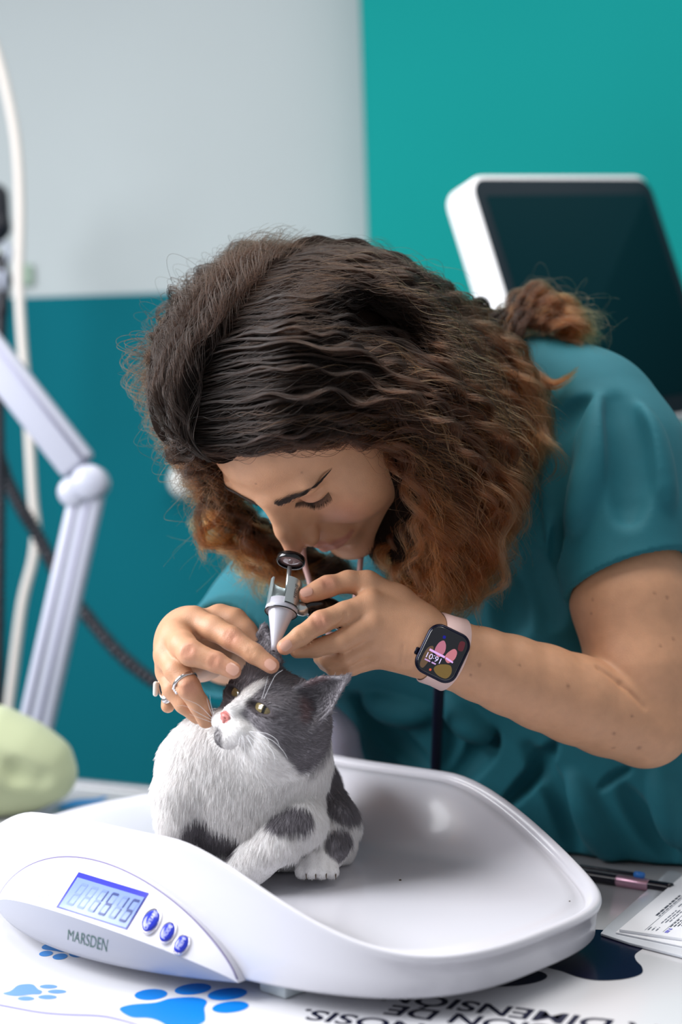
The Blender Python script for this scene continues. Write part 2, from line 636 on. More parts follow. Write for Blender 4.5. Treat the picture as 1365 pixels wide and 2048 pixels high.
# ------------------------------------------------------------------ pet scale
SC_A, SC_B, SC_N = 0.325, 0.166, 0.166
SD = np.array((math.cos(-0.778), math.sin(-0.778), 0))
ND = np.array((-SD[1], SD[0], 0))
PMID = np.array((-0.0887, 1.2665, 0)) - ND * SC_N
M_plastic = mat('white glossy plastic', (208, 208, 216), 0.28, coat=0.25)
M_shade_pl = mat('shade toned plastic', (158, 161, 174), 0.35)  # panel plastic greyed, the underside's shade put into its colour
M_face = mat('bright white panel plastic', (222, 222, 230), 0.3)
def spt(s, n, z): return PMID + SD * s + ND * n + np.array((0, 0, ZT + z))
sc = thing('pet_scale', 'white weighing scale with curved tray and blue buttons under the cat', 'scale', spt(0, SC_N, 0.002))
def sstep(a, b, x):
    t = np.clip((x - a) / (b - a), 0, 1)
    return t * t * (3 - 2 * t)
NA = 192
ang = np.linspace(0, TAU, NA, endpoint=False)
ex = 2.0 / 3.1
ox = np.sign(np.cos(ang)) * np.abs(np.cos(ang)) ** ex * SC_A
oy = np.sign(np.sin(ang)) * np.abs(np.sin(ang)) ** ex * SC_B
zr = 0.048 + 0.065 * (1 - sstep(0.278 * SC_A, 0.97 * SC_A, np.abs(ox)))
zr = zr + 0.012 * (oy / SC_B) * sstep(0.0, SC_A * 0.8, -ox)
zf = 0.045
prof = [(0.0, 'b', 0.017), (0.5, 'b', 0.017), (0.93, 'b', 0.016), (0.972, 'b', 0.0165), (0.98, 'b', 0.019)]
rings = []
for k, _, z in prof:
    rings.append((k, np.full(NA, z)))
rings += [(0.984, 0.019 + (zr - 0.019) * 0.35), (0.991, 0.019 + (zr - 0.019) * 0.75), (0.995, zr - 0.008), (1.0, zr - 0.004),
          (0.999, zr - 0.0015), (0.990, zr), (0.978, zr - 0.001), (0.965, zr - 0.004), (0.955, zr - 0.009)]
for k in (0.93, 0.90, 0.86, 0.82, 0.78, 0.74, 0.70, 0.66, 0.62, 0.57, 0.5, 0.4, 0.25, 0.1):
    w = sstep(0.52, 0.985, np.array(k)) ** 1.25
    floor_z = zf + 0.004 * (np.abs(ox * k) / SC_A) ** 2
    rings.append((k, floor_z + (zr - 0.004 - floor_z) * w))
V, Fc = [], []
for k, z in rings:
    kk = max(k, 1e-4)
    for i in range(NA):
        V.append(spt(ox[i] * kk, SC_N + oy[i] * kk, z[i]))
for r in range(len(rings) - 1):
    for i in range(NA):
        j = (i + 1) % NA
        Fc.append((r * NA + i, r * NA + j, (r + 1) * NA + j, (r + 1) * NA + i))
Fc.append(tuple((len(rings) - 1) * NA + i for i in range(NA)))
tray = obj_from('tray', V, Fc, M_plastic, sc)
# control panel
NU = 80
us = np.linspace(-1, 1, NU)
PL = 0.163
def arc(u, kind):
    g = max(1 - u * u, 0)
    if kind == 'T': return spt(PL * u, 0.004 - 0.006 * g, 0.0165 + 0.066 * g ** 0.72)
    if kind == 'M': return spt(PL * u, 0.004 - 0.050 * g, 0.0165 + 0.036 * g ** 0.9)
    if kind == 'B': return spt(PL * u, 0.004 - 0.038 * g, 0.0165)
    return spt(PL * u, 0.05, 0.022)
rows = []
for t in np.linspace(0, 1, 9):
    rows.append([arc(u, 'T') * (1 - t) + arc(u, 'M') * t + (ND * -1 * 0.5 + np.array((0, 0, 0.86))) * 0.004 * 4 * t * (1 - t) * max(1 - u * u, 0) for u in us])
V = [p for r in rows for p in r]
Fc = [(i * NU + j, (i + 1) * NU + j, (i + 1) * NU + j + 1, i * NU + j + 1) for i in range(8) for j in range(NU - 1)]
panel = obj_from('control_panel', V, Fc, M_face, sc)
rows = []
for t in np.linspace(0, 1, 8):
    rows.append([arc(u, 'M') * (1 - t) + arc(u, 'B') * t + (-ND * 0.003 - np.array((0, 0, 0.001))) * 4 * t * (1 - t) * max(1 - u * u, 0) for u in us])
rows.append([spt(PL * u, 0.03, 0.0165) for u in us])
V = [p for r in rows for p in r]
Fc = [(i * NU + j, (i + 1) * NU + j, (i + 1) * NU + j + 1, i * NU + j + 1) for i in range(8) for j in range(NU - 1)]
under = obj_from('panel_underside', V, Fc, M_shade_pl, sc)
V, Fc = tube_vf([arc(u, 'T') for u in np.linspace(-0.995, 0.995, 90)], 0.0007, 6)
obj_from('panel_seam', V, Fc, mat('violet grey seam', (120, 112, 150), 0.4), sc)
# fill between panel top seam and tray wall
V = [arc(u, 'T') for u in us] + [spt(PL * u, 0.06, 0.0165 + 0.064 * max(1 - u * u, 0) ** 0.72) for u in us]
Fc = [(j, j + 1, NU + j + 1, NU + j) for j in range(NU - 1)]
obj_from('panel_shoulder', V, Fc, M_plastic, sc)
# feet
M_foot = mat('pale blue grey rubber', (206, 216, 220), 0.5)
for s, n in ((0.17, 0.045), (-0.17, 0.045), (0.17, 0.29), (-0.17, 0.29)):
    V, Fc = obox(spt(s, n, 0.0095), SD, ND, (0, 0, 1), 0.0145, 0.0145, 0.0078)
    bevelled('foot', V, Fc, M_foot, sc, 0.002)
# display
bp = bvh_of(panel)
M_lcdframe = mat('violet blue display frame', (52, 56, 176), 0.3, coat=0.1)
M_lcd = mat('blue grey liquid crystal', (122, 144, 198), 0.3, coat=0.1)
M_seg = mat('dark blue segment', (44, 62, 124), 0.4)
M_ghost = mat('faint segment', (108, 130, 186), 0.4)
LQ = [(113, 1815), (254, 1860), (298, 1787), (158, 1745)]
def lq(u, v, off):
    p = bilinear(LQ, u, v)
    return bvh_place(bp, off)(p[0], p[1])
def lcd_patch(name, u0, u1, v0, v1, off, m, n=12, parent=None):
    V = [lq(u0 + (u1 - u0) * i / n, v0 + (v1 - v0) * j / n, off) for j in range(n + 1) for i in range(n + 1)]
    Fc = [(j * (n + 1) + i, j * (n + 1) + i + 1, (j + 1) * (n + 1) + i + 1, (j + 1) * (n + 1) + i) for j in range(n) for i in range(n)]
    return obj_from(name, V, Fc, m, parent or sc)
disp = lcd_patch('display', 0, 1, 0, 1, 0.0005, M_lcdframe)
lcd_patch('display_glass', 0.035, 0.985, 0.03, 0.86, 0.0010, M_lcd, parent=disp)
SEG = {'a': (0.1, 0.9, 0.9, 1), 'g': (0.1, 0.9, 0.45, 0.55), 'd': (0.1, 0.9, 0, 0.1), 'f': (0, 0.16, 0.53, 0.97), 'b': (0.84, 1, 0.53, 0.97), 'e': (0, 0.16, 0.03, 0.47), 'c': (0.84, 1, 0.03, 0.47)}
DIG = {'8': '', '1': 'bc', '5': 'afgcd'}
for k, ch in enumerate('8815.15'.replace('.', '')):
    x0 = 0.10 + 0.148 * k
    for sname, (a, b, c, d) in SEG.items():
        on = sname in DIG[ch] and k >= 2
        w = 0.095
        V = [lq(x0 + w * uu + 0.03 * vv, 0.14 + 0.62 * vv, 0.0014 if on else 0.0012) for uu, vv in ((a, c), (b, c), (b, d), (a, d))]
        obj_from('digit_segment' if on else 'ghost_segment', V, [(0, 1, 2, 3)], M_seg if on else M_ghost, disp, smooth=False)
# buttons
M_btn = mat('glossy blue plastic', (34, 52, 190), 0.2, coat=0.6)
M_chrome = mat('chrome', (225, 222, 226), 0.12, metal=1.0)
M_ink = mat('white ink', (225, 230, 250), 0.4)
for cpx, ma, mi, ang_, word in (((303, 1843), 29, 18, -57, 'ON/TARE'), ((336, 1866), 25, 16, -57, 'MODE'), ((364, 1890), 23, 15.5, -57, 'MEM')):
    c, nrm = bvh_hit(bp, *cpx)
    a_ = math.radians(ang_)
    pl = bvh_place(bp, 0)
    ex_ = pl(cpx[0] + ma * math.cos(a_), cpx[1] + ma * math.sin(a_)) - c
    ey_ = pl(cpx[0] - mi * math.sin(a_), cpx[1] + mi * math.cos(a_)) - c
    def disc(prof, n=36):
        V, Fc = [], []
        for r, h in prof:
            for i in range(n):
                t = TAU * i / n
                V.append(c + ex_ * r * math.cos(t) + ey_ * r * math.sin(t) + nrm * h)
        for r in range(len(prof) - 1):
            for i in range(n):
                Fc.append((r * n + i, r * n + (i + 1) % n, (r + 1) * n + (i + 1) % n, (r + 1) * n + i))
        Fc.append(tuple((len(prof) - 1) * n + i for i in range(n)))
        return V, Fc
    V, Fc = disc([(0.98, -0.001), (0.98, 0.0012), (0.94, 0.0018), (0.86, 0.0018), (0.82, 0.0008)])
    ring = obj_from('button_ring', V, Fc, M_chrome, sc)
    V, Fc = disc([(0.83, 0.0), (0.82, 0.0012), (0.76, 0.0022), (0.6, 0.0029), (0.3, 0.0033), (0.05, 0.0034)])
    btn = obj_from('button', V, Fc, M_btn, sc)
    bb_ = bvh_of(btn)
    L_ = {'ON/TARE': 0.72, 'MODE': 0.6, 'MEM': 0.52}[word] * ma
    hgt = 3.4
    d1 = np.array((math.cos(a_), math.sin(a_))); d2 = np.array((math.sin(a_), -math.cos(a_))) * -1
    cc = np.array(cpx, float) - np.array((1.5, 2.5))
    # the words run up the buttons, their tops to the left
    upv = np.array((math.sin(a_), -math.cos(a_)))
    quad = [cc - d1 * L_ - upv * hgt, cc + d1 * L_ - upv * hgt, cc + d1 * L_ + upv * hgt, cc - d1 * L_ + upv * hgt]
    V, Fc = text_on(word, quad, bvh_place(bb_, 0.0003), bold=0.0)
    obj_from('lettering', V, Fc, M_ink, btn, smooth=False)
# maker's name on the underside
bu = bvh_of(under)
V, Fc = text_on('MARSDEN', [(135.5, 1879), (214, 1903.5), (217, 1879), (137, 1858.5)], bvh_place(bu, 0.0004), bold=-0.004)
obj_from('lettering', V, Fc, mat('dark green ink', (62, 96, 92), 0.4), sc, smooth=False)
V, Fc = text_on('2kg=5', [(72, 1797), (97, 1797), (100, 1790), (76, 1790)], bvh_place(bp, 0.0004))
obj_from('lettering', V, Fc, mat('faint grey ink', (176, 186, 196), 0.4), sc, smooth=False)
# crumbs on the tray
bt = bvh_of(tray)
M_crumb = mat('brown crumb', (70, 56, 40), 0.8)

# ------------------------------------------------------------------ things around the table
M_lamp = mat('white lacquered metal', (172, 175, 190), 0.35, coat=0.2)
M_lampgroove = mat('lilac grey groove', (150, 150, 172), 0.5)
lampE = W(182, 966, 1.95)
lampT = W(-60, 655, 1.95)
lampB = W(66, 1480, 1.95)
lamp = thing('lamp_arm', 'white articulated magnifier lamp arm with round elbow clamped to the table', 'lamp', lampB)
def bar(name, a, b, w, t, m, parent, ext=0.0):
    d = unit(b - a); yv = np.array((0, 1.0, 0)); x = unit(np.cross(d, yv)); y = np.cross(x, d)
    V, Fc = obox((a + b) / 2, x, y, d, w / 2, t / 2, np.linalg.norm(b - a) / 2 + ext)
    return bevelled(name, V, Fc, m, parent, min(w, t) * 0.22, 3), x, y, d
up_, x, y, d = bar('upper_arm', lampT, W(160, 935, 1.95), 0.052, 0.034, M_lamp, lamp)
V, Fc = obox((lampT + W(160, 935, 1.95)) / 2 + x * 0.013 - y * 0.0165, x, y, d, 0.0022, 0.002, 0.13)
o_ = obj_from('groove', V, Fc, M_lampgroove, up_)
lo_, x, y, d = bar('lower_arm', W(176, 985, 1.95), lampB, 0.047, 0.034, M_lamp, lamp)
for off in (0.006, -0.011):
    V, Fc = obox((W(176, 985, 1.95) + lampB) / 2 + x * off - y * 0.0165, x, y, d, 0.002, 0.002, 0.16)
    obj_from('groove', V, Fc, M_lampgroove, lo_)
V, Fc = lathe_vf(lampE, (0, -1, 0.05), [(0, -0.024), (0.020, -0.024), (0.0245, -0.018), (0.0245, 0.018), (0.020, 0.024), (0, 0.024)], 40)
obj_from('elbow_joint', V, Fc, M_lamp, lamp)
pE2 = W(150, 985, 1.95)
V, Fc = lathe_vf(pE2, (0, -1, 0.05), [(0, -0.020), (0.018, -0.020), (0.021, -0.016), (0.021, 0.016), (0.018, 0.020), (0, 0.020)], 40)
obj_from('elbow_joint', V, Fc, M_lamp, lamp)
V, Fc = lathe_vf(np.array((lampB[0], lampB[1], ZT + 0.0016)), (0, 0, 1), [(0, 0), (0.028, 0), (0.030, 0.004), (0.026, 0.02), (0.018, 0.026), (0.016, 0.075), (0, 0.075)], 32)
obj_from('clamp', V, Fc, M_lamp, lamp)

M_cable = mat('cream rubber', (208, 202, 196), 0.5)
pts = [W(a, b, 2.35) for a, b in spline([(-40, 20), (-10, 95), (14, 185), (33, 290), (40, 420), (38, 560), (44, 680), (54, 800), (60, 900), (66, 1000), (72, 1060), (66, 1120), (46, 1200), (32, 1300), (22, 1380), (10, 1460), (-20, 1560)], 90)]
V, Fc = tube_vf(pts, 0.0082, 12)
tag(obj_from('hanging_cable', V, Fc, M_cable), 'cream cable hanging down in front of the grey wall', 'cable')

M_hose = mat('black corrugated plastic', (26, 28, 38), 0.45)
def hose(name, px, depth, r, label):
    P = spline([W(a, b, depth) for a, b in px], 420)
    rad = r * (1 + 0.13 * np.sign(np.sin(np.arange(420) * TAU / 5.0)))
    V, Fc = tube_vf(P, rad, 12)
    return tag(obj_from(name, V, Fc, M_hose), label, 'hose')
hose('corrugated_hose', [(-30, 820), (-8, 890), (12, 955), (40, 1012), (76, 1072), (122, 1160), (182, 1242), (244, 1312), (312, 1366), (390, 1410), (480, 1460), (560, 1580), (600, 1800), (610, 2200)], 2.15, 0.0102, 'black corrugated hose sagging behind the lower lamp arm')
hose('corrugated_hose', [(-3, 780), (-1, 900), (0, 1000), (-2, 1200), (-3, 1330), (-6, 1420), (-20, 1480)], 2.1, 0.0085, 'black corrugated hose hanging straight down at the picture edge')

# diagnostic handset on the wall
M_black = mat('black plastic', (20, 22, 32), 0.4)
M_hookm = mat('grey metal hook', (150, 156, 170), 0.35, metal=0.6)
hs = thing('wall_handset', 'black handset hanging on the grey wall beside the cream cable', 'handset', W(-10, 420, 2.55))
S_ = Solid()
S_.chain([(W(-8, 392, 2.5), 0.022), (W(-4, 455, 2.5), 0.022)], 0.01)
S_.chain([(W(-4, 455, 2.5), 0.02), (W(-10, 478, 2.5), 0.012)], 0.01)
v_, f_ = S_.mesh(0.004); fast_mesh('handset_body', v_, f_, M_black, hs)
V, Fc = tube_vf(spline([W(-14, 480, 2.5), W(8, 488, 2.5), W(18, 500, 2.5), W(16, 520, 2.5), W(6, 520, 2.5)], 30), 0.0045, 10)
obj_from('hook', V, Fc, M_hookm, hs)
S_ = Solid()
S_.chain([(W(0, 515, 2.5), 0.010), (W(8, 560, 2.5), 0.012), (W(2, 620, 2.5), 0.012), (W(-2, 720, 2.5), 0.012), (W(-6, 820, 2.5), 0.012)], 0.008)
v_, f_ = S_.mesh(0.004); fast_mesh('handset_cord', v_, f_, M_black, hs)
V, Fc = obox(W(6, 560, 2.484), (1, 0, 0), (0, 1, 0), (0, 0, 1), 0.004, 0.002, 0.018)
bevelled('clip', V, Fc, M_hookm, hs, 0.001)

# white knob on the teal wall
V, Fc = lathe_vf(W(376, 962, 2.745), (0, -1, 0), [(0.012, 0), (0.012, 0.018), (0.030, 0.022), (0.034, 0.034), (0.028, 0.048), (0.012, 0.054), (0, 0.055)], 32)
tag(obj_from('coat_knob', V, Fc, mat('white plastic', (214, 214, 210), 0.4)), 'small white round knob on the teal wall', 'knob')
V, Fc = obox(W(54, 550, 2.742), (1, 0, 0), (0, 1, 0), (0, 0, 1), 0.010, 0.004, 0.020)
tag(bevelled('wall_tag', V, Fc, mat('sage green plastic', (140, 164, 146), 0.6), None, 0.002), 'tiny sage green tag on the grey wall', 'tag')

# display on the right
g_ = math.radians(40); ta = math.radians(14)
gdir = np.array((math.sin(g_), -math.cos(g_), 0))
TL = W(942, 359, 1.9)
wdir = unit(W(1297, 359, 1.9 + 0.24) - TL)
ddir = -math.cos(ta) * np.array((0, 0, 1)) + math.sin(ta) * gdir
ddir = unit(ddir - wdir * (ddir @ wdir))
nrm = np.cross(ddir, wdir)
MW, MH, MD = np.linalg.norm(W(1297, 359, 2.14) - TL), 0.36, 0.056
mon = thing('display_monitor', 'white framed display with a dark screen behind the shoulder', 'monitor', TL + wdir * MW / 2 + ddir * MH)
def rounded_slab(name, o, u, v, n, w, h, t, r, m, parent, edge=0.006, seg=6):
    """rounded rectangle slab: o top-left corner, u right, v down, n outward normal (front face at o)"""
    pts = []
    for cx_, cy_, a0 in ((w - r, r, -90), (w - r, h - r, 0), (r, h - r, 90), (r, r, 180)):
        for k in range(seg + 1):
            a = math.radians(a0 + 90 * k / seg)
            pts.append((cx_ + r * math.cos(a), cy_ + r * math.sin(a)))
    c = np.array((w / 2, h / 2)); m_ = len(pts)
    V, Fc = [], []
    lay = [(edge, 0.0), (edge * 0.3, -edge * 0.3), (0, -edge), (0, -t + edge), (edge * 0.3, -t + edge * 0.3), (edge, -t)]
    for ins, dz in lay:
        for p in pts:
            q = np.array(p); dv = c - q
            q = q + dv / np.linalg.norm(dv) * ins
            V.append(o + u * q[0] + v * q[1] + n * dz)
    for i in range(len(lay) - 1):
        for k in range(m_):
            Fc.append((i * m_ + k, i * m_ + (k + 1) % m_, (i + 1) * m_ + (k + 1) % m_, (i + 1) * m_ + k))
    Fc.append(tuple(range(m_))[::-1]); Fc.append(tuple((len(lay) - 1) * m_ + k for k in range(m_)))
    return obj_from(name, V, Fc, m, parent)
M_monw = mat('white monitor plastic', (226, 226, 228), 0.4)
M_bezel = mat('black bezel', (20, 34, 42), 0.55, spec=0.15)
M_screen = mat('screen glass with teal reflection', (0, 36, 42), 0.6, spec=0.05)  # teal reflection painted as the base colour, real gloss kept low
rounded_slab('housing', TL - wdir * 0.004 - ddir * 0.008, wdir, ddir, nrm, MW + 0.008, MH + 0.016, MD, 0.030, M_monw, mon)
rounded_slab('bezel', TL + nrm * 0.0015, wdir, ddir, nrm, MW, MH, 0.004, 0.024, M_bezel, mon, 0.001)
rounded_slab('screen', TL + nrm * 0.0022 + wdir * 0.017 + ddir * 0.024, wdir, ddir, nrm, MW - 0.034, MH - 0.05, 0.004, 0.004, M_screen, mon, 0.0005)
cb = TL + wdir * MW / 2 + ddir * MH * 0.6 - nrm * MD
V, Fc = tube_vf(spline([cb, cb - nrm * 0.06 + np.array((0, 0, -0.03)), np.array((cb[0] - 0.06, cb[1] + 0.09, 0.9)), np.array((cb[0] - 0.06, cb[1] + 0.09, 0.03))], 40), 0.022, 16)
obj_from('stand_pole', V, Fc, M_monw, mon)
V, Fc = lathe_vf((cb[0] - 0.06, cb[1] + 0.09, 0.001), (0, 0, 1), [(0, 0), (0.17, 0), (0.18, 0.01), (0.16, 0.03), (0.04, 0.05), (0, 0.05)], 40)
obj_from('stand_base', V, Fc, M_monw, mon)

# pale green towel at the far left and dark pouch beneath it
S_ = Solid()
D = 1.74
S_.ell(W(-60, 1540, D), (0.105, 0.07, 0.052), k=0.02)
S_.chain([(W(-90, 1470, D), 0.035), (W(-10, 1480, D), 0.035), (W(55, 1508, D), 0.030), (W(98, 1528, D), 0.022), (W(112, 1548, D), 0.016)], 0.03)
S_.chain([(W(-60, 1570, D), 0.035), (W(10, 1578, D), 0.028), (W(60, 1568, D), 0.022), (W(108, 1560, D), 0.015)], 0.03)
S_.chain([(W(-40, 1500, D - 0.06), 0.004), (W(30, 1545, D - 0.05), 0.006), (W(80, 1560, D - 0.04), 0.003)], 0.02, -1)
S_.add(lambda P: ZT + 0.0022 - P[:, 2], (-3, -3, -3), (3, 4, 3), 0.003, 2)
v_, f_ = S_.mesh(0.004)
tag(fast_mesh('folded_towel', v_, f_, mat('pale green cloth', (172, 180, 144), 0.9, sheen=0.3, bump=0.15, bscale=900)), 'pale green folded towel on the table by the lamp', 'towel')
V, Fc = obox(plane_z(-10, 1655, ZT + 0.0115) + np.array((-0.06, -0.03, 0)), ET, NT, (0, 0, 1), 0.09, 0.03, 0.0095)
tag(bevelled('pouch', V, Fc, M_black, None, 0.004), 'black flat pouch lying below the green towel', 'pouch')

# pen
pen = thing('pen', 'dark ballpoint pen with pale ring and blue tip beside the booklet', 'pen', plane_z(1240, 1768, ZT))
a = plane_z(1150, 1748, ZT + 0.0062); b = plane_z(1345, 1778, ZT + 0.0062)
dd = unit(b - a); Lp = np.linalg.norm(b - a)
M_penb = mat('black glossy pen plastic', (16, 14, 26), 0.25)
V, Fc = tube_vf([a + dd * t for t in np.linspace(0, Lp, 30)], [0.0035 + 0.0017 * min(1, t * 8) for t in np.linspace(0, 1, 30)], 16)
obj_from('barrel', V, Fc, M_penb, pen)
V, Fc = tube_vf([a + dd * Lp * t for t in (0.45, 0.46, 0.77, 0.78)], [0.0051, 0.0055, 0.0055, 0.0051], 16)
obj_from('ring', V, Fc, mat('mauve metal', (190, 150, 168), 0.3, metal=0.7), pen)
V, Fc = obox(a + dd * Lp * 0.36 + np.array((0, 0.003, 0.0075)), dd, np.cross((0, 0, 1), dd), (0, 0, 1), Lp * 0.30, 0.0026, 0.0014)
bevelled('clip', V, Fc, M_penb, pen, 0.0008)
V, Fc = lathe_vf(a + dd * Lp * 0.68 + np.array((0, 0.003, 0.0075)), dd, [(0, -0.004), (0.003, -0.004), (0.0034, 0), (0.003, 0.005), (0, 0.006)], 16)
obj_from('button', V, Fc, mat('bright blue plastic', (50, 120, 200), 0.3), pen)

# booklet in a plastic sleeve
bk = thing('booklet', 'white printed record booklet in a clear plastic sleeve on the table corner', 'booklet', plane_z(1330, 1840, ZT))
def slab_poly(name, px, z0, z1, m, parent, lift=None):
    n = len(px)
    zz = lift or [0] * n
    V = [plane_z(x, y, z1 + zz[i]) for i, (x, y) in enumerate(px)]
    V += [v - np.array((0, 0, z1 - z0)) for v in V]
    Fc = [tuple(range(n)), tuple(range(2 * n - 1, n - 1, -1))] + [(i, n + i, n + (i + 1) % n, (i + 1) % n) for i in range(n)]
    return bevelled(name, V, Fc, m, parent, 0.0004, 2)
M_sleeve = mat('clear plastic sleeve', (214, 218, 226), 0.2, coat=0.4)
M_paper = mat('white paper', (226, 228, 234), 0.7)
slab_poly('sleeve', [(1202, 1866), (1214, 1852), (1326, 1752), (1336, 1742), (1346, 1741), (1480, 1778), (1560, 1960), (1420, 1925), (1260, 1885)], ZT + 0.0020, ZT + 0.0042, M_sleeve, bk)
page = slab_poly('page', [(1239, 1858), (1372, 1745), (1500, 1780), (1580, 1910), (1420, 1884)], ZT + 0.0060, ZT + 0.0085, M_paper, bk)
slab_poly('lower_page', [(1232, 1864), (1365, 1752), (1500, 1785), (1580, 1932), (1420, 1903)], ZT + 0.0044, ZT + 0.0058, M_paper, bk)
M_print = mat('grey print', (120, 126, 138), 0.7)
M_printd = mat('dark grey print', (70, 76, 88), 0.7)
M_stamp = mat('violet stamp ink', (120, 120, 210), 0.7)
e0 = np.array((1372, 1745.)) - np.array((1239, 1858.)); e0 /= np.linalg.norm(e0)
pd = np.array((1.0, 0.10))
def print_line(s0, off, ln, th, m, word=0):
    base = np.array((1239, 1858.)) + e0 * s0 + pd * off
    x = 0
    r_ = np.random.default_rng(int(s0 * 7 + off * 13))
    while x < ln:
        w = min(ln - x, r_.uniform(4, 10) if word else ln)
        q = [base + e0 * x, base + e0 * (x + w), base + e0 * (x + w) + pd * th, base + e0 * x + pd * th]
        V = [plane_z(p[0], p[1], ZT + 0.0088) for p in q]
        obj_from('text_line', V, [(0, 1, 2, 3)], m, page, smooth=False)
        x += w + 2.2
print_line(48, 36, 62, 4.2, M_printd, 1)
print_line(46, 43, 80, 2.6, M_print, 1)
for k, o in enumerate((62, 68, 74)): print_line(28 + 3 * k, o, 40, 2.2, M_print, 1)
for k, o in enumerate((62, 68, 74)): print_line(78 + 2 * k, o - 4, 50, 2.2, M_print, 1)
for k, o in enumerate((86, 92, 98, 104)): print_line(20 + 2 * k, o, 24, 2.2, M_printd, 1)
for k, o in enumerate((86, 92, 98)): print_line(54 + 2 * k, o - 2, 60, 2.2, M_print, 1)
print_line(4, 48, 130, 0.8, M_print)
print_line(4, 84, 130, 0.8, M_print)
for o in (52, 60, 68): print_line(6, o, 10, 2.4, M_print, 1)
for o in (88, 92): print_line(3, o, 13, 3, M_stamp, 1)
# crumbs
for cx_, cy_, r_ in ((801, 1761, 0.0011), (1140, 1803, 0.0007)):
    p = plane_z(cx_, cy_, ZT + 0.047)
    h_, n_ = bvh_hit(bt, cx_, cy_)
    V, Fc = lathe_vf(h_ + n_ * r_ * 0.4, n_, [(0, -r_ * .6), (r_, -r_ * .3), (r_ * 1.1, 0), (r_ * .6, r_ * .5), (0, r_ * .6)], 8)
    tag(obj_from('crumb', V, Fc, M_crumb), 'tiny brown crumb on the scale tray, the larger one' if r_ > 0.001 else 'tiny brown speck near the pointed end of the scale tray', 'crumb')

# ------------------------------------------------------------------ the person: one continuous body
HR = np.array([[-0.7799, -0.3262, -0.533], [0.6202, -0.2959, -0.7261], [0.0786, -0.897, 0.4334]])
HT = np.array((-0.0139, 1.2601, 1.337))
HS = 1.05
def hp(l, y, z):
    """head space in mm: l to her left, y out of the face, z to the crown"""
    return HT + HS * (HR @ (np.array((-l, y, z)) / 1000.0))
HAX = HR @ np.diag((-1, 1, 1))
def hr(*r): return [x * HS / 1000.0 for x in r]
mm = 0.001 * HS

B = Solid()
def bcap(a, b, r1, r2, k=6, op=1): B.cap(hp(*a), hp(*b), r1 * mm, r2 * mm, k * mm, op)
def bell(c, r, k=8, op=1): B.ell(hp(*c), hr(*r), HAX, k * mm, op)
# skull and face masses
bell((0, -12, 32), (72, 92, 80), 10)
bell((0, 22, 50), (64, 62, 48), 20)
bell((0, 28, -10), (62, 58, 76), 20)
for s in (1, -1):
    bell((42 * s, 44, -14), (25, 30, 34), 18)
    bell((52 * s, 15, -22), (17, 34, 40), 18)            # cheek
    bcap((54 * s, 6, -40), (14 * s, 66, -82), 17, 13, 20)  # jaw
    bcap((40 * s, 74, 36), (10 * s, 82, 33), 7, 7, 12)     # brow ridge
bell((0, 74, -84), (20, 15, 14), 14)                     # chin
bell((0, 74, -48), (27, 19, 24), 14)                     # mouth mound
bcap((0, -8, -45), (0, -20, -85), 50, 50, 25)
for s in (1, -1):
    bell((32 * s, 88, 19), (15, 12, 8.5), 9, -1)           # eye socket
    bell((31 * s, 69.5, 20), (14.5, 12.5, 11.5), 3)        # closed lid over the eye
    bcap((19 * s, 79, 16.5), (30 * s, 82, 13.5), 1.1, 1.3, 3, -1)   # lash crease
    bcap((30 * s, 82, 13.5), (45 * s, 74, 16), 1.3, 1.1, 3, -1)
    bcap((18 * s, 80, 27), (31 * s, 82, 29.5), 1.2, 1.4, 5, -1)     # lid fold
    bcap((31 * s, 82, 29.5), (45 * s, 74, 26), 1.4, 1.0, 5, -1)
# nose
bcap((0, 78, 27), (0, 88, -12), 9.5, 13.5, 10)
bcap((0, 86, 28), (0, 101, 2), 7.5, 7.0, 9)
bcap((0, 101, 2), (0, 108, -15), 7.0, 8.2, 6)
for s in (1, -1):
    bell((11.5 * s, 96, -20), (6.8, 9, 7), 5)
    bcap((17.5 * s, 96, -14), (20.5 * s, 91, -25), 0.8, 1.0, 4, -1)   # alar crease
    bell((6 * s, 98, -30), (2.6, 4.0, 2.2), 1.5, -1)
    bcap((21 * s, 86, -22), (31 * s, 74, -46), 1.3, 1.0, 9, -1)     # smile line
bcap((0, 101, -27), (0, 94, -30), 3.5, 3.5, 4)
# lips
for s in (1, -1):
    bcap((0, 93.5, -43.5), (12 * s, 90, -43.5), 3.2, 3.0, 3)
    bcap((12 * s, 90, -43.5), (25 * s, 80.5, -49.5), 3.0, 1.6, 3)
    bcap((0, 91.5, -53), (11 * s, 88.5, -52.5), 4.2, 3.6, 3)
    bcap((11 * s, 88.5, -52.5), (23 * s, 80.5, -49), 3.6, 1.8, 3)
    bcap((0, 97.5, -47.6), (13 * s, 93.5, -47.2), 1.0, 1.0, 1.6, -1)
    bcap((13 * s, 93.5, -47.2), (27 * s, 83, -51), 1.0, 1.0, 1.6, -1)
    bcap((27 * s, 82, -49), (30 * s, 79, -54), 1.0, 0.8, 4, -1)
bcap((0, 96, -35), (0, 97, -40), 1.3, 1.3, 3, -1)
bcap((-10, 87, -65), (10, 87, -65), 2.0, 2.0, 8, -1)
# ear
for s in (1, -1):
    bell((74 * s, -8, -2), (7, 15, 28), 6)
    bell((82 * s, -6, 2), (5, 8, 17), 4, -1)
# neck and trunk core
NB = np.array((0.12, 1.43, 1.34))
B.cap(hp(0, -28, -70), NB, 0.052, 0.058, 0.03)
SHL = W(1188, 832, 1.38); SHR = W(585, 1200, 1.50)
B.cap(NB, SHL, 0.05, 0.046, 0.03)
B.cap(NB, SHR, 0.05, 0.046, 0.03)
TC = np.array((0.10, 1.49, 1.20)); TB = np.array((0.23, 1.60, 1.00))
LAT = np.array((0.839, -0.545, 0))

def J(px, py, d, r): return (W(px, py, d), r * 0.001)
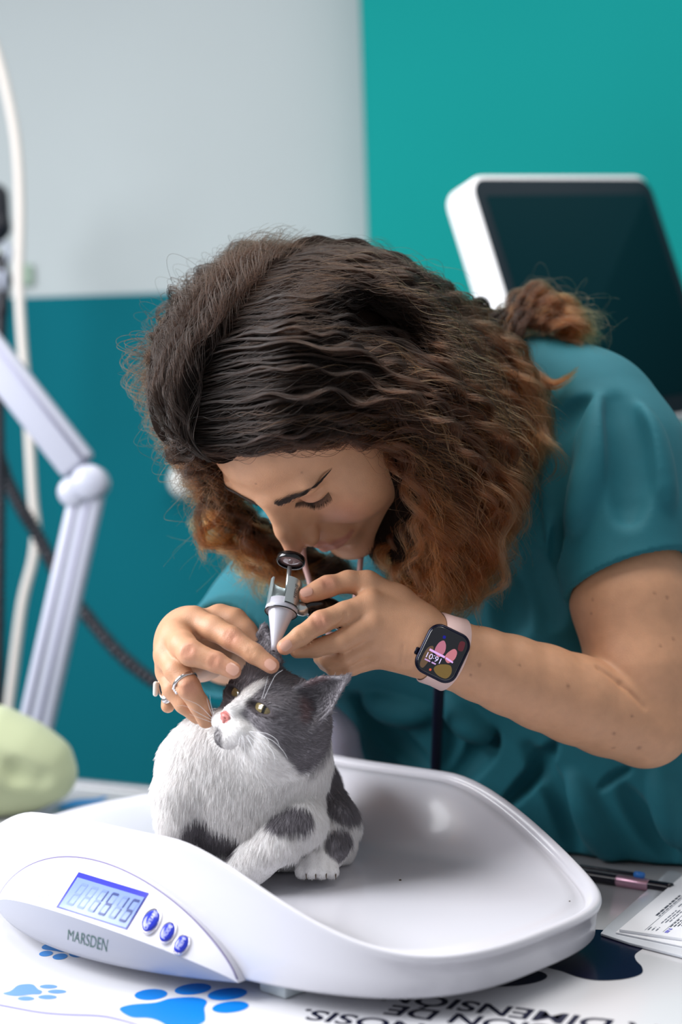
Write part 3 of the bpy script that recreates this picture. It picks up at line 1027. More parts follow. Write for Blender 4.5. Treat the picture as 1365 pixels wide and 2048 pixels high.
# left arm and hand (nearer the picture's right edge)
B.chain([(SHL, 0.050), J(1240, 1000, 1.335, 47), J(1262, 1200, 1.30, 54), J(1283, 1330, 1.285, 48.5), J(1290, 1440, 1.28, 42)], 0.007)
B.chain([J(1288, 1442, 1.28, 41), J(1215, 1420, 1.265, 40.5), J(1150, 1398, 1.25, 39), J(1085, 1374, 1.2375, 37), J(1020, 1350, 1.225, 34.2), J(962, 1329, 1.213, 31.2), J(905, 1309, 1.203, 28.5), J(840, 1284, 1.195, 25.5)], 0.005)
wl1, wl2 = J(838, 1264, 1.197, 17), J(836, 1306, 1.197, 16)
for jt, src in ((J(742, 1208, 1.186, 10.5), wl1), (J(746, 1246, 1.180, 11), wl1), (J(748, 1282, 1.184, 10.5), wl2), (J(756, 1314, 1.192, 9.5), wl2)):
    B.chain([src, jt], 0.012)
B.ell(W(790, 1262, 1.196), (0.028, 0.016, 0.026), k=0.012)
B.chain([J(845, 1246, 1.203, 17), J(790, 1206, 1.205, 15.5), J(735, 1168, 1.200, 10.8), J(698, 1163, 1.196, 8.8), J(655, 1173, 1.190, 8.6), J(636, 1181, 1.187, 7.4), J(613, 1190, 1.183, 6.8)], 0.005)
B.chain([J(790, 1215, 1.204, 13), J(745, 1210, 1.192, 10)], 0.012)
F_LI = [J(742, 1208, 1.186, 10.5), J(690, 1226, 1.177, 9.3), J(642, 1244, 1.168, 9.2), J(602, 1272, 1.160, 7.8), J(570, 1294, 1.155, 6.7)]
B.chain(F_LI, 0.0035)
B.chain([J(746, 1246, 1.180, 11), J(684, 1282, 1.172, 8.8), J(630, 1297, 1.172, 7.6), J(595, 1301, 1.172, 6.6)], 0.0025)
B.chain([J(748, 1282, 1.184, 10.5), J(694, 1311, 1.183, 8.6), J(658, 1320, 1.192, 7.4), J(642, 1316, 1.205, 6.6)], 0.0025)
B.chain([J(756, 1314, 1.192, 9.5), J(704, 1333, 1.190, 7.6), J(668, 1336, 1.197, 6.8), J(650, 1328, 1.208, 6)], 0.0025)
# right arm and hand (nearer the picture's left edge)
B.chain([(SHR, 0.048), J(460, 1290, 1.45, 38)], 0.02)
B.chain([J(460, 1290, 1.45, 36), J(412, 1288, 1.34, 27), J(396, 1290, 1.262, 24)], 0.015)
wr = J(398, 1296, 1.258, 23)
for jt in (J(388, 1242, 1.192, 12), J(352, 1270, 1.180, 12.5), J(337, 1308, 1.178, 12), J(338, 1345, 1.186, 10.5)):
    B.chain([wr, jt], 0.014)
B.ell(W(374, 1282, 1.215), (0.026, 0.03, 0.028), k=0.015)
B.chain([J(415, 1262, 1.235, 16), J(440, 1240, 1.212, 12.5), J(468, 1244, 1.206, 11), J(490, 1262, 1.200, 9), J(512, 1284, 1.195, 7.2)], 0.006)
B.chain([J(388, 1242, 1.192, 12), J(428, 1257, 1.176, 10.2), J(464, 1277, 1.164, 9.6), J(508, 1307, 1.154, 8.0), J(543, 1331, 1.149, 6.8)], 0.0035)
B.chain([J(352, 1270, 1.180, 12.5), J(366, 1290, 1.158, 11), J(382, 1306, 1.145, 10.4), J(432, 1324, 1.139, 8.2), J(466, 1341, 1.136, 7.0)], 0.003)
B.chain([J(337, 1308, 1.178, 12), J(354, 1340, 1.160, 10.4), J(377, 1374, 1.150, 9.6), J(398, 1408, 1.153, 8.2), J(412, 1440, 1.160, 7)], 0.003)
B.chain([J(338, 1345, 1.186, 10.5), J(346, 1378, 1.172, 8.6), J(368, 1408, 1.168, 7.6), J(395, 1432, 1.170, 6.8)], 0.003)
B.chain([J(340, 1390, 1.200, 7.0), J(336, 1412, 1.198, 6.0)], 0.004)
# creases and knuckle wrinkles
def groove(px, r, k, depth=0.0, src=B):
    P = []
    for x, y in px:
        p, n = src.hit(x, y)
        if p is None: return
        P.append(p + n * (r - depth))
    for a, b in zip(P[:-1], P[1:]): src.cap(a, b, r, r, k, -1)
PRE = Solid(); PRE.p = list(B.p)
def crease(px, w=0.9, dep=0.7):
    dep = dep * 1.35
    P = [PRE.hit(x, y) for x, y in px]
    if any(p is None for p, n in P): return
    Q = [p + n * (w - dep) * 0.001 for p, n in P]
    for a, b in zip(Q[:-1], Q[1:]): B.cap(a, b, w * 0.001, w * 0.001, 0.0022, -1)
crease([(694, 1226), (690, 1240), (676, 1252), (658, 1262)], 1.0, 0.9)
for dx in (-9, -2, 5):
    crease([(636 + dx, 1232 - dx * 0.2), (640 + dx, 1246), (648 + dx, 1258)], 0.7, 0.45)
for dx in (-3, 3): crease([(600 + dx, 1266), (606 + dx, 1276)], 0.6, 0.35)
for dx in (-6, 0, 6): crease([(654 + dx, 1158), (658 + dx, 1168), (660 + dx, 1178)], 0.7, 0.45)
for d in (-7, 0, 7): crease([(463 + d, 1266 + d * 0.6), (456 + d, 1280 + d * 0.6)], 0.7, 0.45)
for d in (-4, 3): crease([(505 + d, 1300 + d * .6), (499 + d, 1312 + d * .6)], 0.6, 0.35)
for d in (-5, 1, 7): crease([(376 + d, 1294), (371 + d, 1312)], 0.7, 0.5)
for d in (-3, 3): crease([(430 + d, 1314), (426 + d, 1332)], 0.6, 0.4)
for d in (-5, 1, 7): crease([(388 + d * .5, 1372 + d), (372 + d * .5, 1384 + d)], 0.7, 0.45)
crease([(345, 1360), (352, 1372), (362, 1383)], 0.9, 0.7)
EC = [PRE.hit(x, y) for x, y in ((1158, 1310), (1200, 1336), (1244, 1368), (1290, 1414))]
EC = [p + n * r for (p, n), r in zip(EC, (0.000, -0.0006, -0.0008, 0.0004))]
for a, b in zip(EC[1:-1], EC[2:]): B.cap(a, b, 0.0016, 0.0014, 0.005, -1)
for dx in (0, 10, 19): crease([(808 + dx, 1290), (805 + dx, 1318), (800 + dx, 1334)], 0.9, 0.35)

bv, bf = B.mesh(0.0017)
# skin tints
P_ = bv
base = np.array(lin((202, 152, 118)))
tint = np.tile(base, (len(bv), 1))
def blend(center, rad, col, amt):
    d = np.linalg.norm(P_ - center, axis=1) / rad
    w = (np.clip(1 - d, 0, 1) ** 2 * (3 - 2 * np.clip(1 - d, 0, 1)) * amt)[:, None]
    tint[:] = tint * (1 - w) + np.array(lin(col)) * w
for s in (1, -1):
    blend(hp(40 * s, 68, -14), 0.032, (205, 138, 118), 0.6)
    blend(hp(31 * s, 80, 16), 0.016, (186, 132, 112), 0.6)
blend(hp(0, 110, -16), 0.018, (206, 138, 118), 0.6)
# lips
q = (P_ - HT) @ HR / HS * 1000 * np.array((-1, 1, 1))
lipu = np.abs(q[:, 0]) / 27
lipw = np.clip(1.15 - np.sqrt(lipu ** 2 + ((q[:, 2] + 48.5) / (10.5 * (1 - 0.45 * np.clip(lipu, 0, 1)))) ** 2), 0, 0.15) / 0.15
lipw *= (q[:, 1] > 76)
tint = tint * (1 - 0.55 * lipw[:, None]) + np.array(lin((178, 104, 98))) * 0.55 * lipw[:, None]
for j in ((640, 1243), (655, 1166), (570, 1296), (610, 1190)):
    h_, n_ = B.hit(*j)
    if h_ is not None: blend(h_, 0.013, (202, 132, 112), 0.55)
for j in ((464, 1274), (378, 1302), (470, 1342), (545, 1333), (380, 1376), (432, 1322)):
    h_, n_ = B.hit(*j)
    if h_ is not None: blend(h_, 0.014, (208, 138, 118), 0.5)
for x, y, r in ((1335, 1195, 2.4), (1183, 1227, 1.8), (1310, 1186, 1.4), (1348, 1278, 2), (1137, 1372, 2.6), (1229, 1467, 2.4), (1279, 1496, 3.4), (1228, 1496, 1.6), (1322, 1292, 1.6), (1186, 1199, 1.4), (960, 1330, 1.6), (942, 1350, 1.6), (1040, 1330, 1.5), (604, 945, 1.1), (512, 968, 1.1), (1265, 1432, 1.6)):
    h_, n_ = B.hit(x, y)
    if h_ is not None: blend(h_, 0.0007 * r + 0.0012, (120, 82, 62), 0.6)
M_skin = mat('warm skin', (204, 156, 128), 0.48, sss=0.12, attr='tint', noise=0.05, nscale=90, bump=0.22, bscale=1100)
person = thing('person', 'person in teal scrub top bending over the cat and holding an otoscope', 'person', (0.27, 1.72, 0.0))
body = fast_mesh('body', bv, bf, M_skin, person, tint)

# nails
M_nail = mat('pale pink nail', (214, 164, 144), 0.25, coat=0.4)
def nail(px, py, dirpx, ln, wd):
    p, n = B.hit(px, py)
    d = unit(W(px + dirpx[0], py + dirpx[1], 1.0) - W(px, py, 1.0))
    d = unit(d - n * (d @ n)); s = np.cross(n, d)
    V, Fc = [], []
    N, Mq = 9, 9
    for i in range(N):
        for j in range(Mq):
            u = -1 + 2 * i / (N - 1); v = -1 + 2 * j / (Mq - 1)
            ww = math.sqrt(max(0, 1 - (abs(u) ** 3.2)))
            x = u * ln / 2; y_ = v * wd / 2 * (0.35 + 0.65 * ww)
            V.append(p + d * x + s * y_ + n * (0.00035 - (y_ / 0.0065) ** 2 * 0.0034 - (x / 0.010) ** 2 * 0.0016))
    Fc = [(i * Mq + j, i * Mq + j + 1, (i + 1) * Mq + j + 1, (i + 1) * Mq + j) for i in range(N - 1) for j in range(Mq - 1)]
    return obj_from('fingernail', V, Fc, M_nail, person)
nail(573, 1291, (-10, 9), 0.0100, 0.0076)
nail(613, 1183, (-10, 4), 0.0105, 0.0080)
nail(541, 1329, (10, 8), 0.0100, 0.0078)
nail(465, 1338, (10, 7), 0.0110, 0.0086)

# ------------------------------------------------------------------ scrub top
C = Solid()
def lat(c, hw, r1, r2, k=0.06): C.cap(np.array(c) - LAT * hw, np.array(c) + LAT * hw, r2, r1, k)
C.cap(SHL + np.array((0.0, 0.0, -0.005)), SHR + np.array((0.0, 0.0, -0.01)), 0.054, 0.060, 0.04)
lat((0.105, 1.485, 1.19), 0.135, 0.105, 0.105)
lat((0.17, 1.545, 1.07), 0.145, 0.115, 0.110)
lat((0.215, 1.560, 0.97), 0.155, 0.122, 0.115)
C.ell(np.array((0.17, 1.50, 1.36)), (0.11, 0.09, 0.07), k=0.05)              # rounded back below the neck
C.ell(W(1075, 760, 1.40), (0.055, 0.05, 0.045), k=0.04)
# sleeves, hollow at the hem
def sleeve(a, b, r1, r2, hem_p, hem_n, arm_r, k=0.03, belly=None):
    a, b, hem_p, hem_n = [np.asarray(v, np.float32) for v in (a, b, hem_p, hem_n)]
    ba = b - a; l2 = float(ba @ ba)
    def fn(P):
        pa = P - a
        h = np.clip((pa @ ba) / l2, 0, 1.3)
        rad = np.linalg.norm(pa - h[:, None] * ba, axis=1)
        d = rad - (r1 + (r2 - r1) * h)
        pl = (P - hem_p) @ hem_n
        d = -smin(-d, -pl, 0.002)
        inner = np.maximum(rad - (r1 + (r2 - r1) * h - 0.006), -(pl + 0.05))
        return np.maximum(d, -inner)
    R = max(r1, r2) * 1.3
    C.add(fn, np.minimum(a, b) - R, np.maximum(a, b) + R, k)
up1 = W(1188, 832, 1.38); el1 = W(1290, 1440, 1.28)
hemn = unit(W(1262 + 36, 1160 + 92, 1.29) - W(1262, 1160, 1.31))
C.chain([(up1, 0.056), (W(1225, 930, 1.352), 0.064), (W(1248, 1040, 1.33), 0.064)], 0.035)
sleeve(W(1225, 930, 1.352), W(1268, 1200, 1.30), 0.064, 0.0655, W(1250, 1166, 1.305), hemn, 0.055, 0.02)
C.chain([(SHR, 0.060), (W(520, 1240, 1.48), 0.056)], 0.035)
sleeve(SHR, W(470, 1282, 1.445), 0.060, 0.052, W(462, 1284, 1.43), unit(W(412, 1288, 1.34) - W(520, 1240, 1.46)), 0.048, 0.02)
# folds
PC = Solid(); PC.p = list(C.p)
def fold(px, w, dep, k=0.012, op=-1):
    Q = []
    px = spline(np.array(px, float), 4 * len(px))
    for x, y in px:
        p, n = PC.hit(x, y)
        if p is None: continue
        Q.append((p, n))
    ws = [w * 0.001 * (0.35 + 0.65 * min(1.0, 3.2 * min(i, len(Q) - 1 - i) / max(1, len(Q) - 1))) for i in range(len(Q))]
    Q = [p + n * (r - dep * 0.001 * r / (w * 0.001)) * (1 if op == -1 else -1) for (p, n), r in zip(Q, ws)]
    for a, b, r1, r2 in zip(Q[:-1], Q[1:], ws[:-1], ws[1:]): C.cap(a, b, r1, r2, k, op)
fold([(1176, 880), (1152, 930), (1134, 985), (1122, 1060), (1110, 1120)], 4, 11, 0.006)
fold([(1180, 800), (1130, 840), (1112, 930), (1104, 1040)], 9, 9, 0.012)
fold([(1112, 1000), (1102, 1080), (1104, 1140), (1112, 1190)], 5, 13, 0.006)
fold([(1280, 820), (1310, 900), (1335, 1000)], 7, 5, 0.016, 1)
fold([(1200, 800), (1190, 900), (1170, 980), (1150, 1050)], 7, 5, 0.016, 1)
fold([(1086, 780), (1082, 860), (1075, 980), (1090, 1110)], 1.4, 1.6, 0.004)
fold([(1110, 1490), (1060, 1560), (1005, 1620)], 7, 15, 0.008)
fold([(1200, 1580), (1230, 1555), (1260, 1540)], 3, 6, 0.005)
fold([(1250, 1580), (1300, 1660), (1345, 1720)], 8, 9, 0.012)
fold([(985, 1470), (950, 1510), (900, 1570)], 9, 11, 0.014)
fold([(720, 1400), (780, 1470), (850, 1530)], 9, 11, 0.014)
fold([(900, 1400), (930, 1440), (970, 1470)], 10, 9, 0.014, 1)
fold([(1150, 1560), (1180, 1640), (1230, 1720)], 10, 8, 0.016, 1)
fold([(1236, 800), (1256, 880), (1262, 960), (1258, 1030)], 8, 4, 0.02)
fold([(1060, 1500), (1120, 1600), (1150, 1700)], 8, 7, 0.014)
fold([(900, 1420), (905, 1480), (890, 1540)], 6, 8, 0.010)
fold([(1320, 1550), (1335, 1620), (1350, 1680)], 7, 6, 0.014, 1)
fold([(740, 1400), (790, 1420), (850, 1430)], 10, 9, 0.014, 1)
fold([(1010, 1130), (1030, 1200), (1020, 1260)], 9, 7, 0.02)
fold([(1060, 1130), (1075, 1190), (1100, 1240)], 9, 7, 0.02)
# the table carries the hem
def cutz(P): return 0.9035 - P[:, 2]
C.add(cutz, (-2, -2, -2), (2, 3, 3), 0.004, 2)
cv, cf = C.mesh(0.0025)
M_scrub = mat('teal scrub cotton', (16, 99, 112), 0.75, sheen=0.03, noise=0.03, nscale=60, bump=0.25, bscale=1500)
scrub = fast_mesh('scrub_top', cv, cf, M_scrub, person)
# scrub trousers and clogs, behind the table
T = Solid()
for s in (1, -1):
    hipp = np.array((0.275, 1.70, 0.90)) + LAT * 0.085 * s
    T.chain([(hipp, 0.105), (np.array((0.29, 1.75, 0.50)) + LAT * 0.10 * s, 0.078), (np.array((0.31, 1.82, 0.09)) + LAT * 0.11 * s, 0.065)], 0.02)
tv, tf = T.mesh(0.010)
fast_mesh('scrub_trousers', tv, tf, M_scrub, person)
M_clog = mat('white clog rubber', (220, 220, 222), 0.5)
for s in (1, -1):
    S_ = Solid()
    f0 = np.array((0.31, 1.82, 0.045)) + LAT * 0.11 * s
    S_.chain([(f0, 0.044), (f0 + np.array((-0.08, -0.12, -0.005)), 0.040)], 0.01)
    v_, f_ = S_.mesh(0.006)
    fast_mesh('clog', v_, f_, M_clog, person)

# ------------------------------------------------------------------ hair
def curves_obj(name, P, rad, material, parent, cols=None, taper=None):
    """P (n,m,3) strands, rad scalar or (n,), cols (n,3)"""
    n, m = P.shape[:2]
    cu = bpy.data.hair_curves.new(name)
    cu.add_curves([m] * n)
    off = np.array(parent.location) if parent is not None else np.zeros(3)
    cu.attributes['position'].data.foreach_set('vector', (P - 0).astype(np.float32).ravel())
    a = cu.attributes.get('radius') or cu.attributes.new('radius', 'FLOAT', 'POINT')
    t = np.ones(m) if taper is None else np.asarray(taper)
    R = (np.broadcast_to(np.asarray(rad, float).reshape(-1, 1), (n, 1)) * t[None]).astype(np.float32)
    a.data.foreach_set('value', R.ravel())
    if cols is not None:
        c = cu.attributes.new('tint', 'FLOAT_COLOR', 'CURVE')
        cc = np.ones((n, 4), np.float32); cc[:, :3] = cols
        c.data.foreach_set('color', cc.ravel())
    cu.materials.append(material)
    o = bpy.data.objects.new(name, cu)
    if name in ('hair_strands', 'fur'): o['kind'] = 'stuff'
    COL.objects.link(o)
    if parent is not None:
        o.parent = parent
        o.matrix_parent_inverse = Matrix.Translation(-Vector(parent.location))
    return o

def hair_material(name, stops, rough=0.32):
    m = bpy.data.materials.new(name)
    m.use_nodes = True
    nt = m.node_tree
    out = nt.nodes['Material Output']
    nt.nodes.remove(nt.nodes['Principled BSDF'])
    b = nt.nodes.new('ShaderNodeBsdfHairPrincipled')
    b.parametrization = 'COLOR'
    b.inputs['Roughness'].default_value = rough
    b.inputs['Radial Roughness'].default_value = 0.45
    b.model = 'CHIANG'
    b.inputs['IOR'].default_value = 1.36
    info = nt.nodes.new('ShaderNodeHairInfo')
    ramp = nt.nodes.new('ShaderNodeValToRGB')
    el = ramp.color_ramp.elements
    el[0].position = stops[0][0]; el[0].color = lin(stops[0][1]) + (1,)
    el[1].position = stops[-1][0]; el[1].color = lin(stops[-1][1]) + (1,)
    for p, c in stops[1:-1]:
        e = el.new(p); e.color = lin(c) + (1,)
    nt.links.new(info.outputs['Intercept'], ramp.inputs['Fac'])
    nt.links.new(ramp.outputs['Color'], b.inputs['Color'])
    nt.links.new(b.outputs['BSDF'], out.inputs['Surface'])
    return m

def skull(px, py, off):
    p, n = B.hit(px, py, 0.95, 1.6)
    return p, n
def guide(pts, off=0.026):
    out = []
    for q in pts:
        if len(q) == 3:
            out.append(W(*q))
        else:
            p, n = B.hit(q[0], q[1], 0.95, 1.5)
            if p is None:
                d = 1.26
                out.append(W(q[0], q[1], d))
            else:
                d = p[1] - off
                out.append(W(q[0], q[1], d))
    return spline(out, 40)

SH = {}
SH['A'] = [guide(g, o) for g, o in (
    ([(385, 905, 1.165), (455, 912), (540, 896), (630, 886), (720, 866), (795, 878, 1.18), (842, 945, 1.195), (862, 1030, 1.21), (848, 1105, 1.22)], 0.006),
    ([(352, 865, 1.17), (440, 868), (560, 852), (690, 838), (790, 848), (852, 925, 1.20), (888, 1035, 1.215), (880, 1140, 1.23), (858, 1195, 1.24)], 0.016),
    ([(334, 800, 1.175), (440, 775), (580, 760), (720, 775), (830, 830, 1.165), (905, 925, 1.205), (938, 1045, 1.225), (922, 1155, 1.24), (895, 1212, 1.25)], 0.022),
    ([(345, 728, 1.178), (460, 692), (600, 680), (740, 710), (860, 790, 1.19), (945, 895, 1.225), (982, 1015, 1.24), (962, 1115, 1.25), (930, 1185, 1.26)], 0.025),
    ([(388, 650, 1.19), (510, 612), (640, 605), (770, 650), (885, 740, 1.205), (972, 855, 1.24), (1012, 965, 1.26), (998, 1055, 1.265), (972, 1125, 1.27)], 0.028),
    ([(462, 568, 1.225), (575, 543, 1.205), (690, 550, 1.20), (800, 592, 1.205), (905, 680, 1.24), (990, 785, 1.275), (1040, 880, 1.28), (1030, 955, 1.285), (1000, 1010, 1.29)], 0.03),
    ([(535, 514, 1.26), (635, 498, 1.25), (740, 512, 1.24), (840, 562, 1.25), (925, 640, 1.295), (1000, 715, 1.31), (1050, 795, 1.31), (1068, 865, 1.31), (1055, 925, 1.31)], 0.03),
    ([(600, 520, 1.29), (670, 492, 1.30), (760, 510, 1.31), (850, 565, 1.325), (930, 640, 1.335), (990, 720, 1.34), (1030, 790, 1.34), (1045, 850, 1.34), (1040, 900, 1.34)], 0.03))]
SH['B'] = [guide(g, o) for g, o in (
    ([(393, 905, 1.168), (376, 900, 1.172), (358, 890, 1.185), (397, 905, 1.21), (422, 930, 1.235), (444, 975, 1.26), (457, 1040, 1.28)], 0.008),
    ([(360, 865, 1.172), (346, 850, 1.178), (368, 850, 1.20), (390, 900, 1.235), (424, 950, 1.265), (452, 1010, 1.285), (462, 1070, 1.295)], 0.014),
    ([(346, 800, 1.177), (333, 785, 1.185), (342, 775, 1.205), (350, 820, 1.24), (382, 890, 1.27), (424, 960, 1.29), (452, 1030, 1.30)], 0.02),
    ([(356, 728, 1.18), (341, 705, 1.19), (336, 690, 1.215), (326, 730, 1.25), (356, 810, 1.28), (402, 890, 1.30), (437, 960, 1.31)], 0.02),
    ([(398, 650, 1.192), (388, 625, 1.205), (370, 618, 1.235), (350, 660, 1.27), (356, 740, 1.30), (388, 830, 1.32), (432, 900, 1.33)], 0.02),
    ([(483, 568, 1.227), (458, 552, 1.24), (430, 552, 1.265), (400, 590, 1.30), (384, 670, 1.33), (396, 770, 1.345), (428, 850, 1.35)], 0.02),
    ([(556, 514, 1.262), (528, 505, 1.275), (498, 505, 1.30), (463, 545, 1.33), (443, 620, 1.35), (438, 720, 1.36), (468, 800, 1.36)], 0.02))]
pl_ = [(392, 912, 1.163), (352, 868, 1.168), (334, 800, 1.172), (347, 726, 1.175), (392, 646, 1.188), (466, 564, 1.22), (540, 512, 1.255), (610, 500, 1.275)]
SH['P'] = [guide([(x - 14, y - 8, d + 0.012) for x, y, d in pl_]), guide([(x + 8, y + 5, d - 0.002) for x, y, d in pl_]), guide([(x + 34, y + 16, d - 0.008) for x, y, d in pl_])]
SH['C'] = [guide(g) for g in (
    [(392, 925, 1.225), (396, 970, 1.26), (412, 1020, 1.285), (405, 1070, 1.295), (430, 1098, 1.30)],
    [(412, 930, 1.235), (432, 985, 1.27), (462, 1045, 1.295), (478, 1110, 1.305), (505, 1165, 1.31)],
    [(440, 955, 1.255), (475, 1020, 1.29), (515, 1080, 1.305), (535, 1140, 1.31), (550, 1190, 1.315)],
    [(470, 1000, 1.285), (515, 1055, 1.315), (560, 1110, 1.32), (580, 1160, 1.325), (600, 1190, 1.33)],
    [(500, 1020, 1.32), (560, 1080, 1.335), (620, 1120, 1.34), (680, 1140, 1.345), (740, 1150, 1.345)])]
SH['D'] = [guide(g) for g in (
    [(808, 888, 1.195), (838, 960, 1.212), (832, 1040, 1.245), (800, 1098, 1.28), (796, 1145, 1.285)],
    [(815, 890, 1.19), (848, 980, 1.215), (836, 1080, 1.24), (812, 1150, 1.255), (826, 1190, 1.255)],
    [(830, 900, 1.20), (872, 1000, 1.225), (872, 1100, 1.245), (850, 1170, 1.26), (868, 1215, 1.262)],
    [(880, 920, 1.23), (915, 1020, 1.25), (912, 1110, 1.265), (890, 1170, 1.275), (905, 1215, 1.278)],
    [(930, 930, 1.27), (950, 1020, 1.28), (945, 1100, 1.285), (925, 1160, 1.29), (940, 1200, 1.29)])]
SH['T'] = [guide(g) for g in (
    [(890, 640, 1.33), (950, 605, 1.37), (1000, 640, 1.40), (1050, 590, 1.405), (1105, 582, 1.40), (1148, 625, 1.395), (1166, 672, 1.39), (1150, 695, 1.388)],
    [(920, 690, 1.33), (980, 665, 1.37), (1040, 630, 1.39), (1090, 612, 1.39), (1130, 640, 1.385), (1148, 675, 1.38), (1130, 690, 1.378)],
    [(950, 740, 1.32), (1005, 700, 1.35), (1055, 668, 1.372), (1105, 650, 1.375), (1140, 665, 1.372), (1158, 690, 1.37)])]
SH['E'] = [guide(g) for g in ([(782, 900, 1.235), (798, 970, 1.258), (786, 1040, 1.28), (762, 1085, 1.30), (748, 1130, 1.315)], [(812, 900, 1.23), (836, 980, 1.25), (830, 1060, 1.27), (806, 1110, 1.285), (800, 1150, 1.295)])]
SH['G'] = [guide(g) for g in ([(590, 1060, 1.325), (615, 1095, 1.33), (650, 1120, 1.335), (690, 1130, 1.34), (720, 1150, 1.34)], [(570, 1080, 1.325), (600, 1120, 1.33), (640, 1150, 1.335), (680, 1165, 1.335), (700, 1190, 1.335)])]
def on_cloth(pts, off=0.012):
    out = []
    for x, y, d in pts:
        p, n = C.hit(x, y, 1.0, 1.7)
        out.append((x, y, p[1] - off if p is not None else d))
    return guide(out)
SH['U'] = [on_cloth([(975, 770, 1.305), (1015, 735, 1.325), (1048, 715, 1.335), (1070, 742, 1.335), (1108, 764, 1.335), (1156, 738, 1.338)]),
           on_cloth([(980, 780, 1.305), (1020, 748, 1.325), (1050, 726, 1.335), (1074, 756, 1.335), (1110, 774, 1.335), (1150, 752, 1.338)]),
           on_cloth([(990, 800, 1.30), (1035, 770, 1.315), (1065, 775, 1.325), (1082, 830, 1.32), (1072, 885, 1.315), (1040, 915, 1.31)]),
           on_cloth([(1000, 830, 1.30), (1045, 800, 1.31), (1070, 820, 1.315), (1070, 870, 1.31), (1045, 905, 1.305)])]
SH['U2'] = SH['U'][2:]; SH['U'] = SH['U'][:2]

# dense under-layer that gives the hair its body
HB = Solid()
def under_layer(gs, r, push, sub=2, k=0.022, t1=0.9):
    for i in range(len(gs) - 1):
        for s in range(sub):
            g = gs[i] * (1 - s / sub) + gs[i + 1] * (s / sub)
            q = g[:int(40 * t1)][::4]
            v = q - CAM; v /= np.linalg.norm(v, axis=1)[:, None]
            q = q + v * push
            rr = r * np.concatenate([[0.55], np.ones(len(q) - 2), [0.5]])
            HB.chain(list(zip(q, rr)), k)
under_layer(SH['A'][1:6], 0.012, 0.030)
under_layer(SH['A'][5:], 0.006, 0.026)
under_layer(SH['A'][:2], 0.006, 0.012, k=0.006, t1=0.6)
under_layer(SH['B'][1:6], 0.004, 0.022, t1=0.6)
under_layer(SH['D'], 0.008, 0.014, t1=0.8)
under_layer(SH['E'], 0.010, 0.010, t1=0.9)
under_layer(SH['T'], 0.004, 0.006, k=0.006, t1=0.8)
HB.ell(hp(0, -20, 36), hr(75, 84, 78), HAX, k=0.01)
hv, hf = HB.mesh(0.004)
M_hairbase = mat('dark brown hair mass', (24, 16, 12), 0.9, spec=0.05, noise=0.3, nscale=120, bump=0.6, bscale=300)
hair = fast_mesh('hair', hv, hf, M_hairbase, person)

def strands(gs, n, nclump, amp, lam, spread, thick, m=44, frizz=0.0012, curl_from=0.15, short=(0.75, 1.0), lift=0.0, drift=0.006, start=(0.0, 0.0)):
    G = np.stack([spline(g, m) for g in gs])          # (k,m,3)
    k = len(G)
    cu_ = rng.random(nclump) * (k - 1)
    cphi = rng.random(nclump) * TAU
    clam = lam * rng.uniform(0.7, 1.4, nclump)
    camp = amp * rng.uniform(0.5, 1.4, nclump)
    cdep = rng.uniform(-1, 0.6, nclump) * thick
    ci = rng.integers(0, nclump, n)
    u = np.clip(cu_[ci] + rng.normal(0, spread, n), 0, k - 1 - 1e-6)
    i0 = u.astype(int); w = (u - i0)[:, None, None]
    P = G[i0] * (1 - w) + G[i0 + 1] * w
    # vary the length
    t = np.linspace(0, 1, m)
    ln = rng.uniform(short[0], short[1], n)
    st = rng.uniform(start[0], start[1], n)[:, None]
    ts = (st + t[None] * (ln[:, None] - st)) * (m - 1)
    j0 = np.minimum(ts.astype(int), m - 2); fr = (ts - j0)[..., None]
    ar = np.arange(n)[:, None]
    P = P[ar, j0] * (1 - fr) + P[ar, j0 + 1] * fr
    T = np.gradient(P, axis=1); sl = np.linalg.norm(T, axis=2, keepdims=True); T /= sl + 1e-9
    S = np.cumsum(sl[..., 0], axis=1)
    v = P - CAM; v /= np.linalg.norm(v, axis=2, keepdims=True)
    e1 = np.cross(T, v); e1 /= np.linalg.norm(e1, axis=2, keepdims=True) + 1e-9
    ramp = np.clip((t - 0.03) / (curl_from + 0.2), 0, 1)[None] * (0.55 + 0.75 * t[None])
    ph = TAU * S / clam[ci][:, None] + cphi[ci][:, None] + rng.normal(0, 0.22, (n, 1))
    A_ = camp[ci][:, None] * ramp * rng.uniform(0.7, 1.25, (n, 1))
    P = P + e1 * (A_ * np.cos(ph))[..., None] + v * (0.8 * A_ * np.sin(ph))[..., None]
    # each lock wanders a little on its own
    dr = rng.normal(0, 1, (nclump, 4, 3)) * np.array((1.0, 1.0, 0.7)); dr[:, 0] = 0
    Bs = spline(np.eye(4), m)
    dr = np.einsum('mk,nkd->nmd', Bs, dr)
    P = P + dr[ci] * (drift * (0.2 + t[None, :, None]))
    # clump offsets and fine fly
    P = P + v * (cdep[ci][:, None] + rng.normal(0, 0.0025, (n, 1)))[..., None] * np.clip(t[None] * 5, 0.15, 1)[..., None]
    fz = rng.normal(0, 1, (n, 5, 3))
    fz = np.einsum('mk,nkd->nmd', spline(np.eye(5), m), fz)
    P = P + fz * (frizz * (0.35 + t[None, :, None] * 1.5))
    P = P - v * lift
    return P

